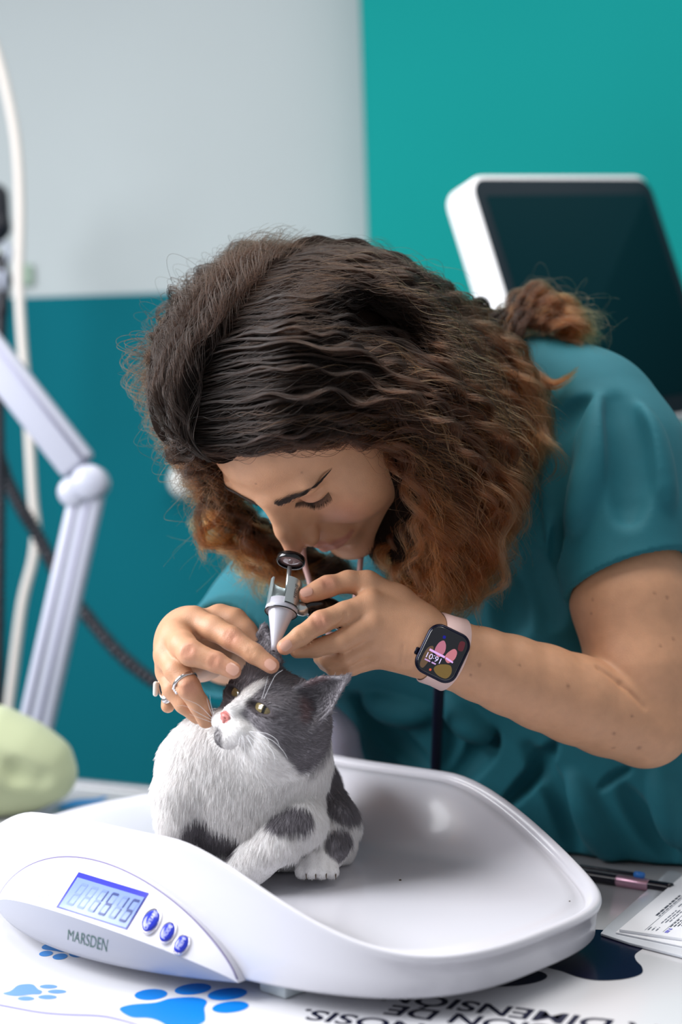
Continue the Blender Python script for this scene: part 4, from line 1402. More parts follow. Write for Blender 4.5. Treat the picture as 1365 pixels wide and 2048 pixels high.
M_hair = hair_material('brown hair', [(0.0, (17, 11, 8)), (0.35, (27, 17, 12)), (0.65, (54, 31, 18)), (1.0, (104, 58, 28))], 0.26)
M_hair_dk = hair_material('dark brown root hair', [(0.0, (17, 11, 8)), (0.5, (26, 16, 11)), (1.0, (42, 26, 16))], 0.28)
tp = np.concatenate([np.linspace(0.8, 1, 6), np.ones(28), np.linspace(1, 0.35, 10)])
M_hair_hi = hair_material('golden brown highlight hair', [(0.0, (30, 20, 14)), (0.3, (62, 38, 22)), (0.7, (120, 74, 38)), (1.0, (166, 106, 56))], 0.3)  # golden brown strands with window highlights put into the colour
def lock_layer(P, r=0.00016, m=None): return curves_obj('hair_strands', P, r * rng.uniform(0.6, 1.4, len(P)), m or M_hair, hair, taper=tp)
lock_layer(strands(SH['P'], 2200, 55, 0.0060, 0.055, 0.016, 0.008, frizz=0.0007, drift=0.009, curl_from=0.0, short=(0.75, 1.0), start=(0.0, 0.35)), m=M_hair_dk)
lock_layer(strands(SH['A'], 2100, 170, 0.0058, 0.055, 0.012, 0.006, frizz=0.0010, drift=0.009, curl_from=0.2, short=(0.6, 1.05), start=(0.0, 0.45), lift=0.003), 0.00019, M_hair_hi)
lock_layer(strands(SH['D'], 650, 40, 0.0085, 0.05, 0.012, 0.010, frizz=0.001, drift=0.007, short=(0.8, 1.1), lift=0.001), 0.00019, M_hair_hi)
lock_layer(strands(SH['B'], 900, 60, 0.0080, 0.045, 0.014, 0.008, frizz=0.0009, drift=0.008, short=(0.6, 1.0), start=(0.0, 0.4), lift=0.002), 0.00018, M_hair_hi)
lock_layer(strands(SH['C'], 800, 24, 0.0075, 0.045, 0.02, 0.010, frizz=0.001, drift=0.008), 0.00018, M_hair_hi)  # window light on these locks painted by golden strands
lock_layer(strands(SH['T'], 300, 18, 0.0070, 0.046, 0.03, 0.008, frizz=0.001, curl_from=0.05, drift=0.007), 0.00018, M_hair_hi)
lock_layer(strands(SH['A'], 7500, 420, 0.0046, 0.052, 0.07, 0.010, frizz=0.0014, drift=0.006, curl_from=0.0, short=(0.5, 0.9), start=(0.0, 0.4)), m=M_hair_dk)
lock_layer(strands(SH['A'], 9500, 150, 0.0066, 0.060, 0.011, 0.016, frizz=0.0005, drift=0.010, curl_from=0.35, short=(0.8, 1.08)))
lock_layer(strands(SH['B'], 3000, 60, 0.0070, 0.050, 0.016, 0.008, frizz=0.0007, drift=0.010, curl_from=0.3, short=(0.5, 0.9)), m=M_hair_dk)
lock_layer(strands(SH['B'], 3200, 64, 0.0080, 0.045, 0.016, 0.010, frizz=0.0008, drift=0.010, short=(0.6, 1.0), start=(0.05, 0.45)))
lock_layer(strands(SH['C'], 1500, 26, 0.0075, 0.045, 0.02, 0.012, frizz=0.001, drift=0.008))
lock_layer(strands(SH['D'], 3200, 40, 0.0088, 0.052, 0.012, 0.014, frizz=0.0006, drift=0.007, short=(0.8, 1.1)))
lock_layer(strands(SH['E'], 1300, 20, 0.006, 0.055, 0.05, 0.008, frizz=0.001, drift=0.005), m=M_hair_dk)
lock_layer(strands(SH['G'], 900, 14, 0.006, 0.05, 0.08, 0.008, frizz=0.0014, drift=0.006), m=M_hair_dk)
lock_layer(strands(SH['T'], 1200, 18, 0.0070, 0.046, 0.03, 0.008, frizz=0.001, curl_from=0.05, drift=0.007))
lock_layer(strands(SH['U'], 260, 6, 0.0015, 0.06, 0.03, 0.003, frizz=0.0008, drift=0.002))
lock_layer(strands(SH['U2'], 420, 8, 0.003, 0.05, 0.03, 0.004, frizz=0.001, drift=0.004))
# loose fly-away hairs
lock_layer(strands(SH['A'], 420, 400, 0.008, 0.05, 0.2, 0.006, frizz=0.006, lift=0.006), 0.00010)
lock_layer(strands(SH['B'], 420, 400, 0.010, 0.035, 0.2, 0.012, frizz=0.010), 0.00010)
lock_layer(strands(SH['D'][1:], 150, 150, 0.010, 0.05, 0.2, 0.010, frizz=0.006), 0.00010)
lock_layer(strands(SH['T'], 110, 100, 0.010, 0.05, 0.2, 0.010, frizz=0.010), 0.00010)
lock_layer(strands(SH['C'], 120, 100, 0.008, 0.05, 0.2, 0.010, frizz=0.008), 0.00010)

# eyebrows and lashes
M_brow = mat('dark brow hair', (44, 30, 24), 0.6)
def on_face(l, y, z):
    """nearest skin point under a head-space point, marching inwards along the face normal"""
    p = hp(l, y + 20, z); d = -HR @ np.array((0, 1, 0))
    for _ in range(80):
        q = float(B.eval(p[None].astype(np.float32))[0])
        if q < 0.0003: break
        p = p + d * max(q * 0.8, 0.0003)
    return p
for s in (1, -1):
    P = []
    axis = [on_face(s * l, 85, z) for l, z in ((11, 32), (20, 34.5), (30, 37), (40, 38), (49, 36.5), (58, 33.5))]
    ax_ = spline(axis, 60)
    for i in range(620):
        u = rng.random() * 0.94
        k = int(u * 57)
        wdt = (4.4 * (1 - 0.55 * u)) * mm
        tdir = unit(ax_[k + 2] - ax_[k]); nd = HR @ np.array((0, 1, 0)); ud = np.cross(nd, tdir); 
        if ud @ (HR @ np.array((0, 0, 1))) < 0: ud = -ud
        r0 = ax_[k] + ud * rng.normal(0, 0.42) * wdt + nd * 0.0001
        dr = unit(tdir + ud * (0.5 * (1 - u) - 0.12) + nd * 0.10)
        ll = rng.uniform(5, 8) * mm
        P.append([r0, r0 + dr * ll * 0.5 + nd * 0.0002, r0 + dr * ll - nd * 0.0002])
    o = curves_obj('eyebrow', np.array(P), 0.00016, M_brow, person, taper=(1, 0.9, 0.3))
    P = []
    lid = spline([on_face(s * l, 84, z) for l, z in ((17, 17.5), (24, 14.6), (31, 13.4), (39, 14.2), (47, 17.5))], 60)
    for i in range(260):
        u = rng.random(); k = int(u * 58)
        r0 = lid[k]
        fan = (u - 0.4) * 0.9
        fw_ = HR @ np.array((-s * fan, 0.75, -0.62)); fw_ = unit(fw_)
        upc = HR @ np.array((0, 0.4, 0.9))
        ll = rng.uniform(4.5, 8) * mm * (0.7 + 0.5 * u)
        P.append([r0, r0 + fw_ * ll * 0.5, r0 + fw_ * ll * 0.95 + upc * ll * 0.12])
    curves_obj('eyelashes', np.array(P), 0.00022, M_brow, person, taper=(1, 0.8, 0.25))

# ------------------------------------------------------------------ the cat
KR = np.array([[-0.7166, -0.5458, 0.4342], [0.6179, -0.7856, 0.0322], [0.3236, 0.2914, 0.9002]])
_d = math.radians(-9)
KR = KR @ np.array([[math.cos(_d), -math.sin(_d), 0], [math.sin(_d), math.cos(_d), 0], [0, 0, 1]])
KT = np.array((-0.0639, 1.1699, 1.088))
KS = 1.1
KAX = KR @ np.diag((-1, 1, 1))
def kp(l, y, z): return KT + KS * (KR @ (np.array((-l, y, z)) / 1000.0))
km = 0.001 * KS
def kr(*r): return [x * km for x in r]
K = Solid()
# forward axis now points further to the picture's left
def kcap(a, b, r1, r2, k=5, op=1): K.cap(kp(*a), kp(*b), r1 * km, r2 * km, k * km, op)
def kell(c, r, k=6, op=1): K.ell(kp(*c), kr(*r), KAX, k * km, op)
kell((0, -6, 4), (35, 38, 31), 5)
for s in (1, -1):
    kell((20 * s, 8, -12), (18, 20, 17), 10)
    kell((8.5 * s, 33, -13), (10.5, 10, 8.5), 5)      # whisker pads
    kell((17 * s, 24, 8), (11, 9, 10), 6)             # brow
    kell((25 * s, 14, 8), (9.5, 13, 13), 8)
kcap((0, 20, 10), (0, 38, -3), 11, 6.5, 7)
kell((0, 33, -23), (9, 8.5, 6.5), 5)                 # chin
for s in (1, -1):
    kell((18 * s, 36, 9.0), (12.0, 12.0, 3.7), 1.4, -1)   # almond eye opening
# mouth line
for s in (1, -1):
    kcap((0, 44, -12), (0, 43, -17.5), 0.8, 0.8, 1.2, -1)
    kcap((0, 43, -17.5), (9 * s, 39, -20), 0.9, 0.9, 1.2, -1)
    kcap((9 * s, 39, -20), (17 * s, 30, -17.5), 0.9, 0.7, 1.2, -1)
# ears: thin curved shells
def ear(s, bf, bl, tip, back, bow):
    bf, bl, tip, back, bow = [np.array(v, float) for v in (bf, bl, tip, back, bow)]
    for v in (bf, bl, tip, back, bow): v[0] *= s
    N = 13
    for i in range(N):
        t = i / (N - 1)
        b = bf * (1 - t) + bl * t + back * math.sin(math.pi * t)
        mid = (b + tip) / 2 + back * 0.28 * math.sin(math.pi * t) + bow * (1 - 2 * t) * 0.5
        kcap(b, mid, 1.8, 1.2, 2.2)
        kcap(mid, tip, 1.2, 0.7, 2.0)
ear(1, (17, 6, 31), (37, -8, 8), (51, -6, 55), (-9, -11, 6), (-4, 2, 6))
N_ = 13
for i in range(N_):                                   # the held ear
    t = i / (N_ - 1)
    b = W(494, 1306, 1.196) * (1 - t) + W(558, 1322, 1.172) * t + np.array((0.003, 0.012, 0)) * math.sin(math.pi * t)
    tp_ = W(528, 1256, 1.190)
    md = (b + tp_) / 2 + np.array((0.001, 0.004, 0)) * math.sin(math.pi * t) + (W(534 + (t - 0.5) * 16, 1286, 1.19) - W(534, 1286, 1.19)) * 0.5
    K.cap(b, md, 0.0026, 0.0020, 0.003); K.cap(md, tp_, 0.0020, 0.0012, 0.003)
K.chain([(kp(-22, 2, 22), 0.020), (W(526, 1318, 1.19), 0.012)], 0.012)
# trunk and limbs
K.chain([(kp(0, -16, -6), 0.036), J(552, 1525, 1.215, 42), J(492, 1585, 1.220, 52)], 0.02)
K.chain([J(492, 1585, 1.220, 52), J(545, 1605, 1.265, 55), J(582, 1592, 1.315, 47)], 0.02)
K.ell(W(425, 1545, 1.205), (0.040, 0.040, 0.052), k=0.02)
K.chain([J(378, 1530, 1.200, 26), J(360, 1590, 1.185, 20), J(351, 1640, 1.178, 12.5), J(350, 1700, 1.178, 11.5), J(344, 1752, 1.172, 13)], 0.012)
K.chain([J(585, 1600, 1.215, 26), J(602, 1645, 1.182, 19), J(556, 1684, 1.172, 17.5), J(512, 1720, 1.172, 16), J(482, 1748, 1.174, 16.5)], 0.006)
K.chain([J(650, 1625, 1.245, 24), J(668, 1648, 1.228, 20), J(657, 1690, 1.212, 16.5), J(640, 1722, 1.200, 15)], 0.010)
TOES = ((605, 1.187), (624, 1.181), (645, 1.181), (664, 1.187))
for x, d in TOES:
    K.chain([J(x * 0.8 + 127, 1716, d + 0.010, 7.5), J(x, 1743, d, 6.2)], 0.0005)
K.ell(W(445, 1690, 1.235), (0.045, 0.04, 0.030), k=0.012)
K.ell(W(606, 1665, 1.27), (0.042, 0.05, 0.036), k=0.015)
K.chain([J(678, 1640, 1.275, 16), J(682, 1690, 1.262, 13), J(678, 1712, 1.258, 12)], 0.01)
K.add(lambda P: ZT + 0.0462 - P[:, 2], (-3, -3, -3), (3, 4, 3), 0.003, 2)
kv, kf = K.mesh(0.0016)

WHITE = np.array(lin((246, 244, 243))); GREY = np.array(lin((146, 142, 147))); PINK = np.array(lin((206, 132, 128)))
DARK = np.array(lin((74, 68, 76)))
def sm(a, b, x):
    t = np.clip((x - a) / (b - a), 0, 1); return t * t * (3 - 2 * t)
body_grey = []
for x, y, r in ((668, 1530, 26), (682, 1580, 30), (660, 1560, 16), (690, 1610, 18), (672, 1500, 18), (558, 1646, 10), (582, 1638, 12), (602, 1640, 11),
                (392, 1668, 17), (420, 1684, 16), (448, 1690, 14), (612, 1700, 8), (684, 1690, 15)):
    h_, n_ = K.hit(x, y, 0.9, 1.6)
    if h_ is not None: body_grey.append((h_, r * 0.001))
for d in (1.30, 1.34, 1.37):
    body_grey.append((W(610, 1560, d), 0.05))
def coat(P):
    q = (P - KT) @ KR / KS * 1000 * np.array((-1, 1, 1))
    l, y, z = q[:, 0], q[:, 1], q[:, 2]
    al = np.abs(l)
    # white face markings
    blaze = sm(2, -2, al - (2.2 + np.clip(y - 14, 0, 30) * 0.20)) * sm(20, 24, y)
    muzz = sm(3, -3, z - (-7 - 0.25 * al + 0.22 * (y - 30))) * sm(15, 20, y)
    throat = sm(2, -2, z + 14 + 0.42 * (y - 5) * -1 + 0.10 * al)
    white_head = np.maximum(np.maximum(blaze, muzz), throat)
    head = sm(62, 50, np.linalg.norm(q - np.array((0, 0, 12)), axis=1)) * sm(-30, -24, z)
    ears = (z > 20) & (np.linalg.norm(q, axis=1) < 100)
    g = np.where(ears, 1.0, head) * (1 - white_head)
    for c, r in body_grey:
        d = np.linalg.norm(P - c, axis=1) / r
        g = np.maximum(g, sm(1.12, 0.88, d))
    col = WHITE * (1 - g[:, None]) + GREY * g[:, None]
    chin = sm(9.5, 6, np.linalg.norm(q - np.array((-3, 40, -25)), axis=1))[:, None]
    col = col * (1 - 0.75 * chin) + DARK * 0.75 * chin
    # inside of the ears
    for s in (1, -1):
        c = np.array((s * 36, 3, 30)); d = np.linalg.norm((q - c) / np.array((14, 9, 20)), axis=1)
        w = (sm(1.2, 0.7, d) * 0.55)[:, None]
        col = col * (1 - w) + np.array(lin((126, 88, 88))) * w
    # dark eye rims
    for s in (1, -1):
        d = np.linalg.norm((q - np.array((18 * s, 32, 9.0))) / np.array((14.5, 14, 6.2)), axis=1)
        w = sm(1.1, 0.8, d)[:, None] * 0.8
        col = col * (1 - w) + np.array(lin((52, 44, 48))) * w
    ns = np.linalg.norm((q - np.array((0, 45, -8))) / np.array((6, 5, 5)), axis=1)
    w = sm(1.15, 0.9, ns)[:, None]
    return col * (1 - w) + PINK * w, q
kc, kq = coat(kv)
cat = thing('cat', 'grey and white young cat sitting on the scale with its ear being examined', 'cat', plane_z(560, 1720, ZT + 0.045))
M_catskin = mat('cat coat', (200, 198, 200), 0.8, attr='tint', spec=0.2)
catb = fast_mesh('body', kv, kf, M_catskin, cat, kc)
# nose
S_ = Solid()
S_.ell(kp(0, 42.8, -7.0), kr(5.6, 2.6, 2.3), KAX, 0.001)
S_.cap(kp(0, 42.4, -7.5), kp(0, 42.0, -11.5), 2.8 * km, 1.2 * km, 0.002)
for s in (1, -1): S_.ell(kp(3.3 * s, 45.0, -8.2), kr(1.5, 1.6, 0.9), KAX, 0.0004, -1)
v_, f_ = S_.mesh(0.0006)
fast_mesh('nose', v_, f_, mat('pink nose leather', (206, 128, 122), 0.45, coat=0.2), cat)
# eyes
M_eye = mat('cat eye', (120, 100, 60), 0.05, attr='tint', coat=1.0)
for s in (1, -1):
    c = kp(15.0 * s, 18.4, 9.0); r = 11.6 * km
    gaze = unit(unit(CAM - c) * 0.9 + KR @ np.array((-0.35 * s * 0, 0.55, 0.0)) + np.array((-0.12, 0, 0.02)))
    x, y, z = frame_of(gaze, KR @ np.array((0, 0, 1)))
    V, Fc, cl = [], [], []
    NA_, NB_ = 48, 40
    for i in range(NB_ + 1):
        th = math.pi * i / NB_
        for k in range(NA_):
            a = TAU * k / NA_
            V.append(c + r * (math.cos(th) * z + math.sin(th) * (math.cos(a) * x + math.sin(a) * y)))
            ux, uy = math.sin(th) * math.cos(a), math.sin(th) * math.sin(a)
            if th < 1.5 and (ux / 0.12) ** 2 + (uy / 0.50) ** 2 < 1: cl.append(lin((8, 8, 10)))
            elif th < 1.15: cl.append(np.array(lin((150, 134, 92))) * (0.75 + 0.25 * math.cos(a * 9) * 0.3 + 0.15 * (th - 0.4)))
            else: cl.append(lin((30, 26, 26)))
    for i in range(NB_):
        for k in range(NA_):
            Fc.append((i * NA_ + k, (i + 1) * NA_ + k, (i + 1) * NA_ + (k + 1) % NA_, i * NA_ + (k + 1) % NA_))
    fast_mesh('eye', np.array(V), np.array(Fc), M_eye, cat, np.array(cl))

# fur
tri = np.concatenate([kf[:, [0, 1, 2]], kf[:, [0, 2, 3]]])
ta_, tb_, tc_ = kv[tri[:, 0]], kv[tri[:, 1]], kv[tri[:, 2]]
nn = np.cross(tb_ - ta_, tc_ - ta_); ar_ = np.linalg.norm(nn, axis=1)
NF = 110000
pick = rng.choice(len(tri), NF, p=ar_ / ar_.sum())
r1, r2 = rng.random(NF), rng.random(NF)
fl = r1 + r2 > 1; r1[fl] = 1 - r1[fl]; r2[fl] = 1 - r2[fl]
root = ta_[pick] + r1[:, None] * (tb_[pick] - ta_[pick]) + r2[:, None] * (tc_[pick] - ta_[pick])
nrm_ = nn[pick] / (ar_[pick][:, None] + 1e-12)
# keep what the photograph's side can see plus a margin
fc, fq = coat(root)
ndot = ((CAM - root) / np.linalg.norm(CAM - root, axis=1)[:, None] * nrm_).sum(1)
noseD = np.linalg.norm((fq - np.array((0, 45, -8.5))) / np.array((6.5, 6, 6)), axis=1)
eyeD = np.minimum(*[np.linalg.norm((fq - np.array((18 * s, 33, 9.0))) / np.array((12.5, 13, 4.8)), axis=1) for s in (1, -1)])
keep = (ndot > -0.45) & (noseD > 1.0) & (eyeD > 1.0)
root, nrm_, fc, fq = root[keep], nrm_[keep], fc[keep], fq[keep]
n_ = len(root)
qn = np.linalg.norm(fq - np.array((0, 0, 5)), axis=1)
onhead = qn < 52
onear = (fq[:, 2] > 26) & (qn < 100) & (qn > 38)
comb = np.tile(np.array((-0.15, 0.0, -1.0)), (n_, 1))
nosew = kp(0, 44, -2)
comb[onhead] = root[onhead] - nosew
comb[onear] = (KR @ np.array((0, -0.3, 1.0)))
comb /= np.linalg.norm(comb, axis=1)[:, None]
comb -= nrm_ * (comb * nrm_).sum(1)[:, None]
comb /= np.linalg.norm(comb, axis=1)[:, None] + 1e-6
length = np.where(onhead, 0.0018 + 0.0030 * np.clip((noseD[keep] - 2) / 6, 0, 1), 0.0052)
length = np.where(onear, 0.0026, length)
paw = root[:, 2] < ZT + 0.075
length = np.where(paw, 0.0013, length)
length = length * rng.uniform(0.6, 1.25, n_)
liftv = np.where(onhead | onear | paw, 0.20, 0.42)[:, None]
d0 = nrm_ * liftv + comb * (1 - liftv * 0.4) + rng.normal(0, 0.13, (n_, 3))
# tufts
tuft = np.sin(root @ np.array((410., 130., 290.))) [:, None] * np.array((0.13, 0.03, 0.06)) * (~(onhead | onear | paw))[:, None]
d0 = d0 + tuft
d0 /= np.linalg.norm(d0, axis=1)[:, None]
grav = np.array((0, 0, -1.0)) * 0.35 * (~(onhead | onear))[:, None]
ts_ = np.array((0, 0.33, 0.66, 1.0))
FP = np.stack([root + d0 * (length * t)[:, None] + (comb * 0.35 + grav) * (length * t * t)[:, None] for t in ts_], 1)
fc = fc * rng.uniform(0.88, 1.10, (n_, 1))
M_fur = bpy.data.materials.new('cat fur'); M_fur.use_nodes = True
nt = M_fur.node_tree; nt.nodes.remove(nt.nodes['Principled BSDF'])
at = nt.nodes.new('ShaderNodeAttribute'); at.attribute_name = 'tint'
df = nt.nodes.new('ShaderNodeBsdfDiffuse'); tl = nt.nodes.new('ShaderNodeBsdfTranslucent'); mx_ = nt.nodes.new('ShaderNodeMixShader')
mx_.inputs[0].default_value = 0.45
nt.links.new(at.outputs['Color'], df.inputs['Color']); nt.links.new(at.outputs['Color'], tl.inputs['Color'])
nt.links.new(df.outputs[0], mx_.inputs[1]); nt.links.new(tl.outputs[0], mx_.inputs[2]); nt.links.new(mx_.outputs[0], nt.nodes['Material Output'].inputs['Surface'])
fur = curves_obj('fur', FP, 0.00019 * rng.uniform(0.7, 1.3, n_), M_fur, catb, np.clip(fc, 0, 0.95), taper=(1, 0.9, 0.65, 0.15))
# whiskers
M_whisk = mat('white whisker', (240, 240, 244), 0.4)
WH = []
for a in ([(500, 1462), (525, 1470), (537, 1482), (536, 1496)], [(500, 1466), (540, 1478), (565, 1500), (576, 1518)],
          [(496, 1470), (515, 1490), (524, 1515), (520, 1548)], [(492, 1472), (508, 1500), (508, 1530), (500, 1545)],
          [(486, 1472), (490, 1500), (488, 1520), (478, 1540)], [(480, 1474), (476, 1495), (470, 1505)],
          [(505, 1470), (535, 1490), (548, 1510), (550, 1530)], [(484, 1470), (484, 1490), (476, 1510)], [(498, 1464), (530, 1466), (552, 1478), (560, 1494)], [(502, 1468), (524, 1486), (534, 1510), (530, 1545)], [(494, 1470), (506, 1496), (514, 1520), (512, 1552)]):
    h_, _ = K.hit(*a[0]); d = h_[1]
    WH.append(spline([W(x, y, d - 0.004 - 0.022 * i / len(a)) for i, (x, y) in enumerate(a)], 16))
for a in ([(424, 1436), (400, 1412), (380, 1402), (362, 1396)], [(424, 1440), (395, 1425), (370, 1412), (352, 1412)], [(426, 1432), (418, 1412), (414, 1396)],
          [(422, 1444), (400, 1436), (378, 1428)], [(428, 1430), (422, 1408), (420, 1390)]):
    d = 1.125
    WH.append(spline([W(x, y, d - 0.004 * i) for i, (x, y) in enumerate(a)], 16))
for a in ([(528, 1398), (540, 1372), (552, 1350), (566, 1340)], [(524, 1398), (532, 1370), (536, 1352)]):
    h_, _ = K.hit(*a[0]); d = h_[1]
    WH.append(spline([W(x, y, d - 0.006 - 0.004 * i) for i, (x, y) in enumerate(a)], 16))
curves_obj('whiskers', np.stack(WH), 0.00017, M_whisk, cat, taper=np.linspace(1, 0.3, 16))
# claws of the near paw
M_claw = mat('brown claw', (92, 74, 58), 0.4)
for x, d in TOES[:]:
    p, n = K.hit(x + 8, 1752, 0.9, 1.5)
    if p is None: continue
    V, Fc = tube_vf(spline([p + np.array((0, 0.003, 0.004)), p + np.array((0, -0.0005, 0.001)), p + np.array((0, -0.001, -0.0025))], 8), np.linspace(0.0009, 0.0003, 8), 8)
    obj_from('claw', V, Fc, M_claw, cat)

# ------------------------------------------------------------------ otoscope
M_chr = mat('satin nickel', (206, 214, 214), 0.28, metal=0.85)
M_spec = mat('pale grey speculum plastic', (198, 198, 208), 0.3, coat=0.3)
M_blk = mat('black lacquer', (14, 14, 18), 0.2, coat=0.4)
M_glass = mat('lens glass', (168, 140, 142), 0.05, coat=1.0)
tipP = W(548, 1302, 1.162); topP = W(582, 1121, 1.204)
ua = unit(topP - tipP); LEN = np.linalg.norm(topP - tipP)
oto = thing('otoscope', 'silver otoscope with a pale cone and round lens held at the cat ear', 'otoscope', tipP)
def px_s(s): return tipP + ua * s
tocam = unit(CAM - tipP)
hx = unit(tocam - ua * (tocam @ ua))            # towards the camera, across the axis
hy = np.cross(ua, hx)                            # points to the picture's right or left
if hy[0] < 0: hy = -hy
def lathe_ax(prof, sides=48, a0=0.0, a1=TAU):
    full = abs(a1 - a0 - TAU) < 1e-6
    m = sides if full else sides + 1
    V, Fc = [], []
    for r, s in prof:
        for k in range(m):
            a = a0 + (a1 - a0) * k / sides
            V.append(px_s(s) + r * (math.cos(a) * hx + math.sin(a) * hy))
    for i in range(len(prof) - 1):
        for k in range(sides):
            k2 = (k + 1) % m if full else k + 1
            Fc.append((i * m + k, i * m + k2, (i + 1) * m + k2, (i + 1) * m + k))
    return V, Fc
S0 = 0.0362
V, Fc = lathe_ax([(0.0012, 0.0), (0.0022, 0.0), (0.0030, 0.004), (0.0048, 0.012), (0.0078, 0.024), (0.0112, S0)])
obj_from('speculum', V, Fc, M_spec, oto)
V, Fc = lathe_ax([(0.0090, S0 - 0.0015), (0.0130, S0 - 0.0015), (0.0136, S0), (0.0136, S0 + 0.0020), (0.0126, S0 + 0.0032), (0.0124, S0 + 0.0085), (0.0110, S0 + 0.0085)])
obj_from('collar', V, Fc, M_spec, oto)
V, Fc = lathe_ax([(0.0132, S0 - 0.0020), (0.0139, S0 - 0.0014), (0.0132, S0 - 0.0008)])
obj_from('collar_edge', V, Fc, M_blk, oto)
# head shell, open towards the camera
a0, a1 = math.radians(4), math.radians(300)
S1, S2 = S0 + 0.003, S0 + 0.0275
V, Fc = lathe_ax([(0.0134, S1), (0.0134, S2), (0.0120, S2), (0.0120, S1), (0.0134, S1)], 60, a0, a1)
m_ = 61
for k in (0, 60):
    Fc.append((k, m_ + k, 2 * m_ + k, 3 * m_ + k))
shell = obj_from('head_shell', V, Fc, M_chr, oto, smooth=False)
V, Fc = lathe_ax([(0.0138, S1), (0.0138, S1 + 0.0008)], 30, math.radians(6), math.radians(120))
obj_from('shell_seam', V, Fc, M_blk, oto)
# lettering down the shell
V, Fc = text_vf('HEINE', 1.0, 0.01)
x0, x1 = V[:, 0].min(), V[:, 0].max()
out = []
for v in V:
    s = S1 + 0.007 + (v[0] - x0) / (x1 - x0) * 0.0125
    a = math.radians(42) - v[1] * 0.32 + 0.1
    out.append(px_s(s) + 0.0136 * (math.cos(a) * hx + math.sin(a) * hy))
obj_from('lettering', out, Fc, mat('grey engraving', (96, 104, 108), 0.5), shell, smooth=False)
# rod and lens
rod0 = px_s(S2 - 0.006) + hy * 0.002 - hx * 0.008
lc = px_s(LEN)
rod1 = lc - ua * 0.003 - hx * 0.006
V, Fc = tube_vf([rod0, rod0 * 0.5 + rod1 * 0.5, rod1], 0.0019, 12)
obj_from('lens_rod', V, Fc, M_chr, oto)
la = unit(ua + hx * -0.02)
V, Fc = lathe_ax([(0.0108, LEN - 0.0026), (0.0118, LEN - 0.0026), (0.0122, LEN - 0.0018), (0.0122, LEN + 0.0026), (0.0116, LEN + 0.0032), (0.0108, LEN + 0.0032), (0.0108, LEN - 0.0026)])
obj_from('lens_ring', V, Fc, M_blk, oto)
V, Fc = lathe_ax([(0.0001, LEN - 0.0012), (0.004, LEN - 0.0014), (0.0109, LEN - 0.0006), (0.0109, LEN + 0.001), (0.004, LEN + 0.0022), (0.0001, LEN + 0.0024)])
obj_from('lens', V, Fc, M_glass, oto)
# ball joint, neck and handle
jb = px_s(S0 + 0.008) + hy * 0.0165 - hx * 0.004
V, Fc = lathe_vf(jb, hy, [(0, -0.005), (0.005, -0.005), (0.0062, -0.002), (0.0062, 0.002), (0.0052, 0.005), (0, 0.006)], 24)
obj_from('ball_joint', V, Fc, M_chr, oto)
hpth = spline([jb + hy * 0.003, W(622, 1212, 1.192), W(660, 1222, 1.214), W(720, 1262, 1.232), W(770, 1300, 1.240)], 40)
V, Fc = tube_vf(hpth, [0.0060 + 0.005 * min(1, max(0, (t - 0.12) * 5)) for t in np.linspace(0, 1, 40)], 20)
obj_from('handle', V, Fc, M_blk, oto)

# ------------------------------------------------------------------ wristwatch
wc, wn = B.hit(886, 1307)
axd = unit(W(905, 1309, 1.203) - W(840, 1284, 1.195))        # along the forearm towards the elbow
ly = W(886 - 44, 1307 + 92, 1.2) - W(886, 1307, 1.2)
wn = unit(np.array((-0.10, -0.985, 0.10)))
ly = unit(ly - wn * (ly @ wn))                                # down the long side of the case
lx = np.cross(ly, wn)
if lx[0] < 0: lx = -lx
watch = thing('smartwatch', 'dark blue smartwatch with pale pink band on the wrist', 'watch', wc)
M_wcase = mat('midnight blue aluminium', (18, 20, 40), 0.25, metal=0.6)
M_wglass = mat('watch screen black', (8, 10, 20), 0.06, coat=0.8)
M_band = mat('pale pink silicone', (222, 190, 184), 0.55)
CWd, CHt, CT_ = 0.0372, 0.0436, 0.0105
wc = wc + wn * 0.0075
rounded_slab('case', wc - lx * CWd / 2 - ly * CHt / 2 + wn * 0.0012, lx, ly, wn, CWd, CHt, CT_, 0.0105, M_wcase, watch, 0.0022, 10)
glass = rounded_slab('screen', wc - lx * 0.0165 - ly * 0.0197 + wn * 0.0018, lx, ly, wn, 0.0330, 0.0394, 0.0015, 0.0085, M_wglass, watch, 0.0008, 10)
V, Fc = lathe_vf(wc - lx * (CWd / 2 + 0.001) + ly * 0.007 - wn * 0.004, -lx, [(0, -0.001), (0.0034, -0.001), (0.0034, 0.0012), (0.0028, 0.0018), (0, 0.0018)], 24)
obj_from('crown', V, Fc, M_wcase, watch)
def wpt(x, y, o=0.0021): return wc + lx * x * 0.001 + ly * y * 0.001 + wn * o
def wprint(name, pts, rgb, em=0.25, o=0.0021, n=40):
    V, Fc = poly_on(pts, lambda x, y: wpt(x, y, o), n)
    return obj_from(name, V, Fc, mat('screen ' + name, rgb, 0.3, emit=em), glass, smooth=False)
wprint('tan_corner', [(-13, 2), (-9, -2), (-7, 6), (-9, 17), (-13, 15)], (96, 74, 54))
wprint('pink_figure', [(-6.5, -6), (-3.5, -10), (0, -7), (1.2, -1), (-1.5, 4), (-6.5, 1)], (176, 106, 124))
wprint('pink_figure', [(3.5, -2), (7, -7.5), (10.5, -6), (11, 0), (7.5, 5), (3.5, 2.5)], (186, 112, 120))
wprint('gold_patch', [(2, 9), (10, 6), (13.5, 11), (11.5, 17), (4, 17.5), (-1, 14)], (110, 88, 44))
wprint('red_corner', [(9, -15), (13, -16), (14, -9), (10, -8.5)], (82, 30, 38))
wprint('blue_dot', [(-5.5, -13.5), (-3.5, -14), (-3, -12), (-5, -11.5)], (18, 20, 130), n=16)
wprint('orange_dot', [(-4, 15.5), (-2.5, 15.2), (-2.3, 16.8), (-3.8, 17)], (210, 84, 60), n=16)
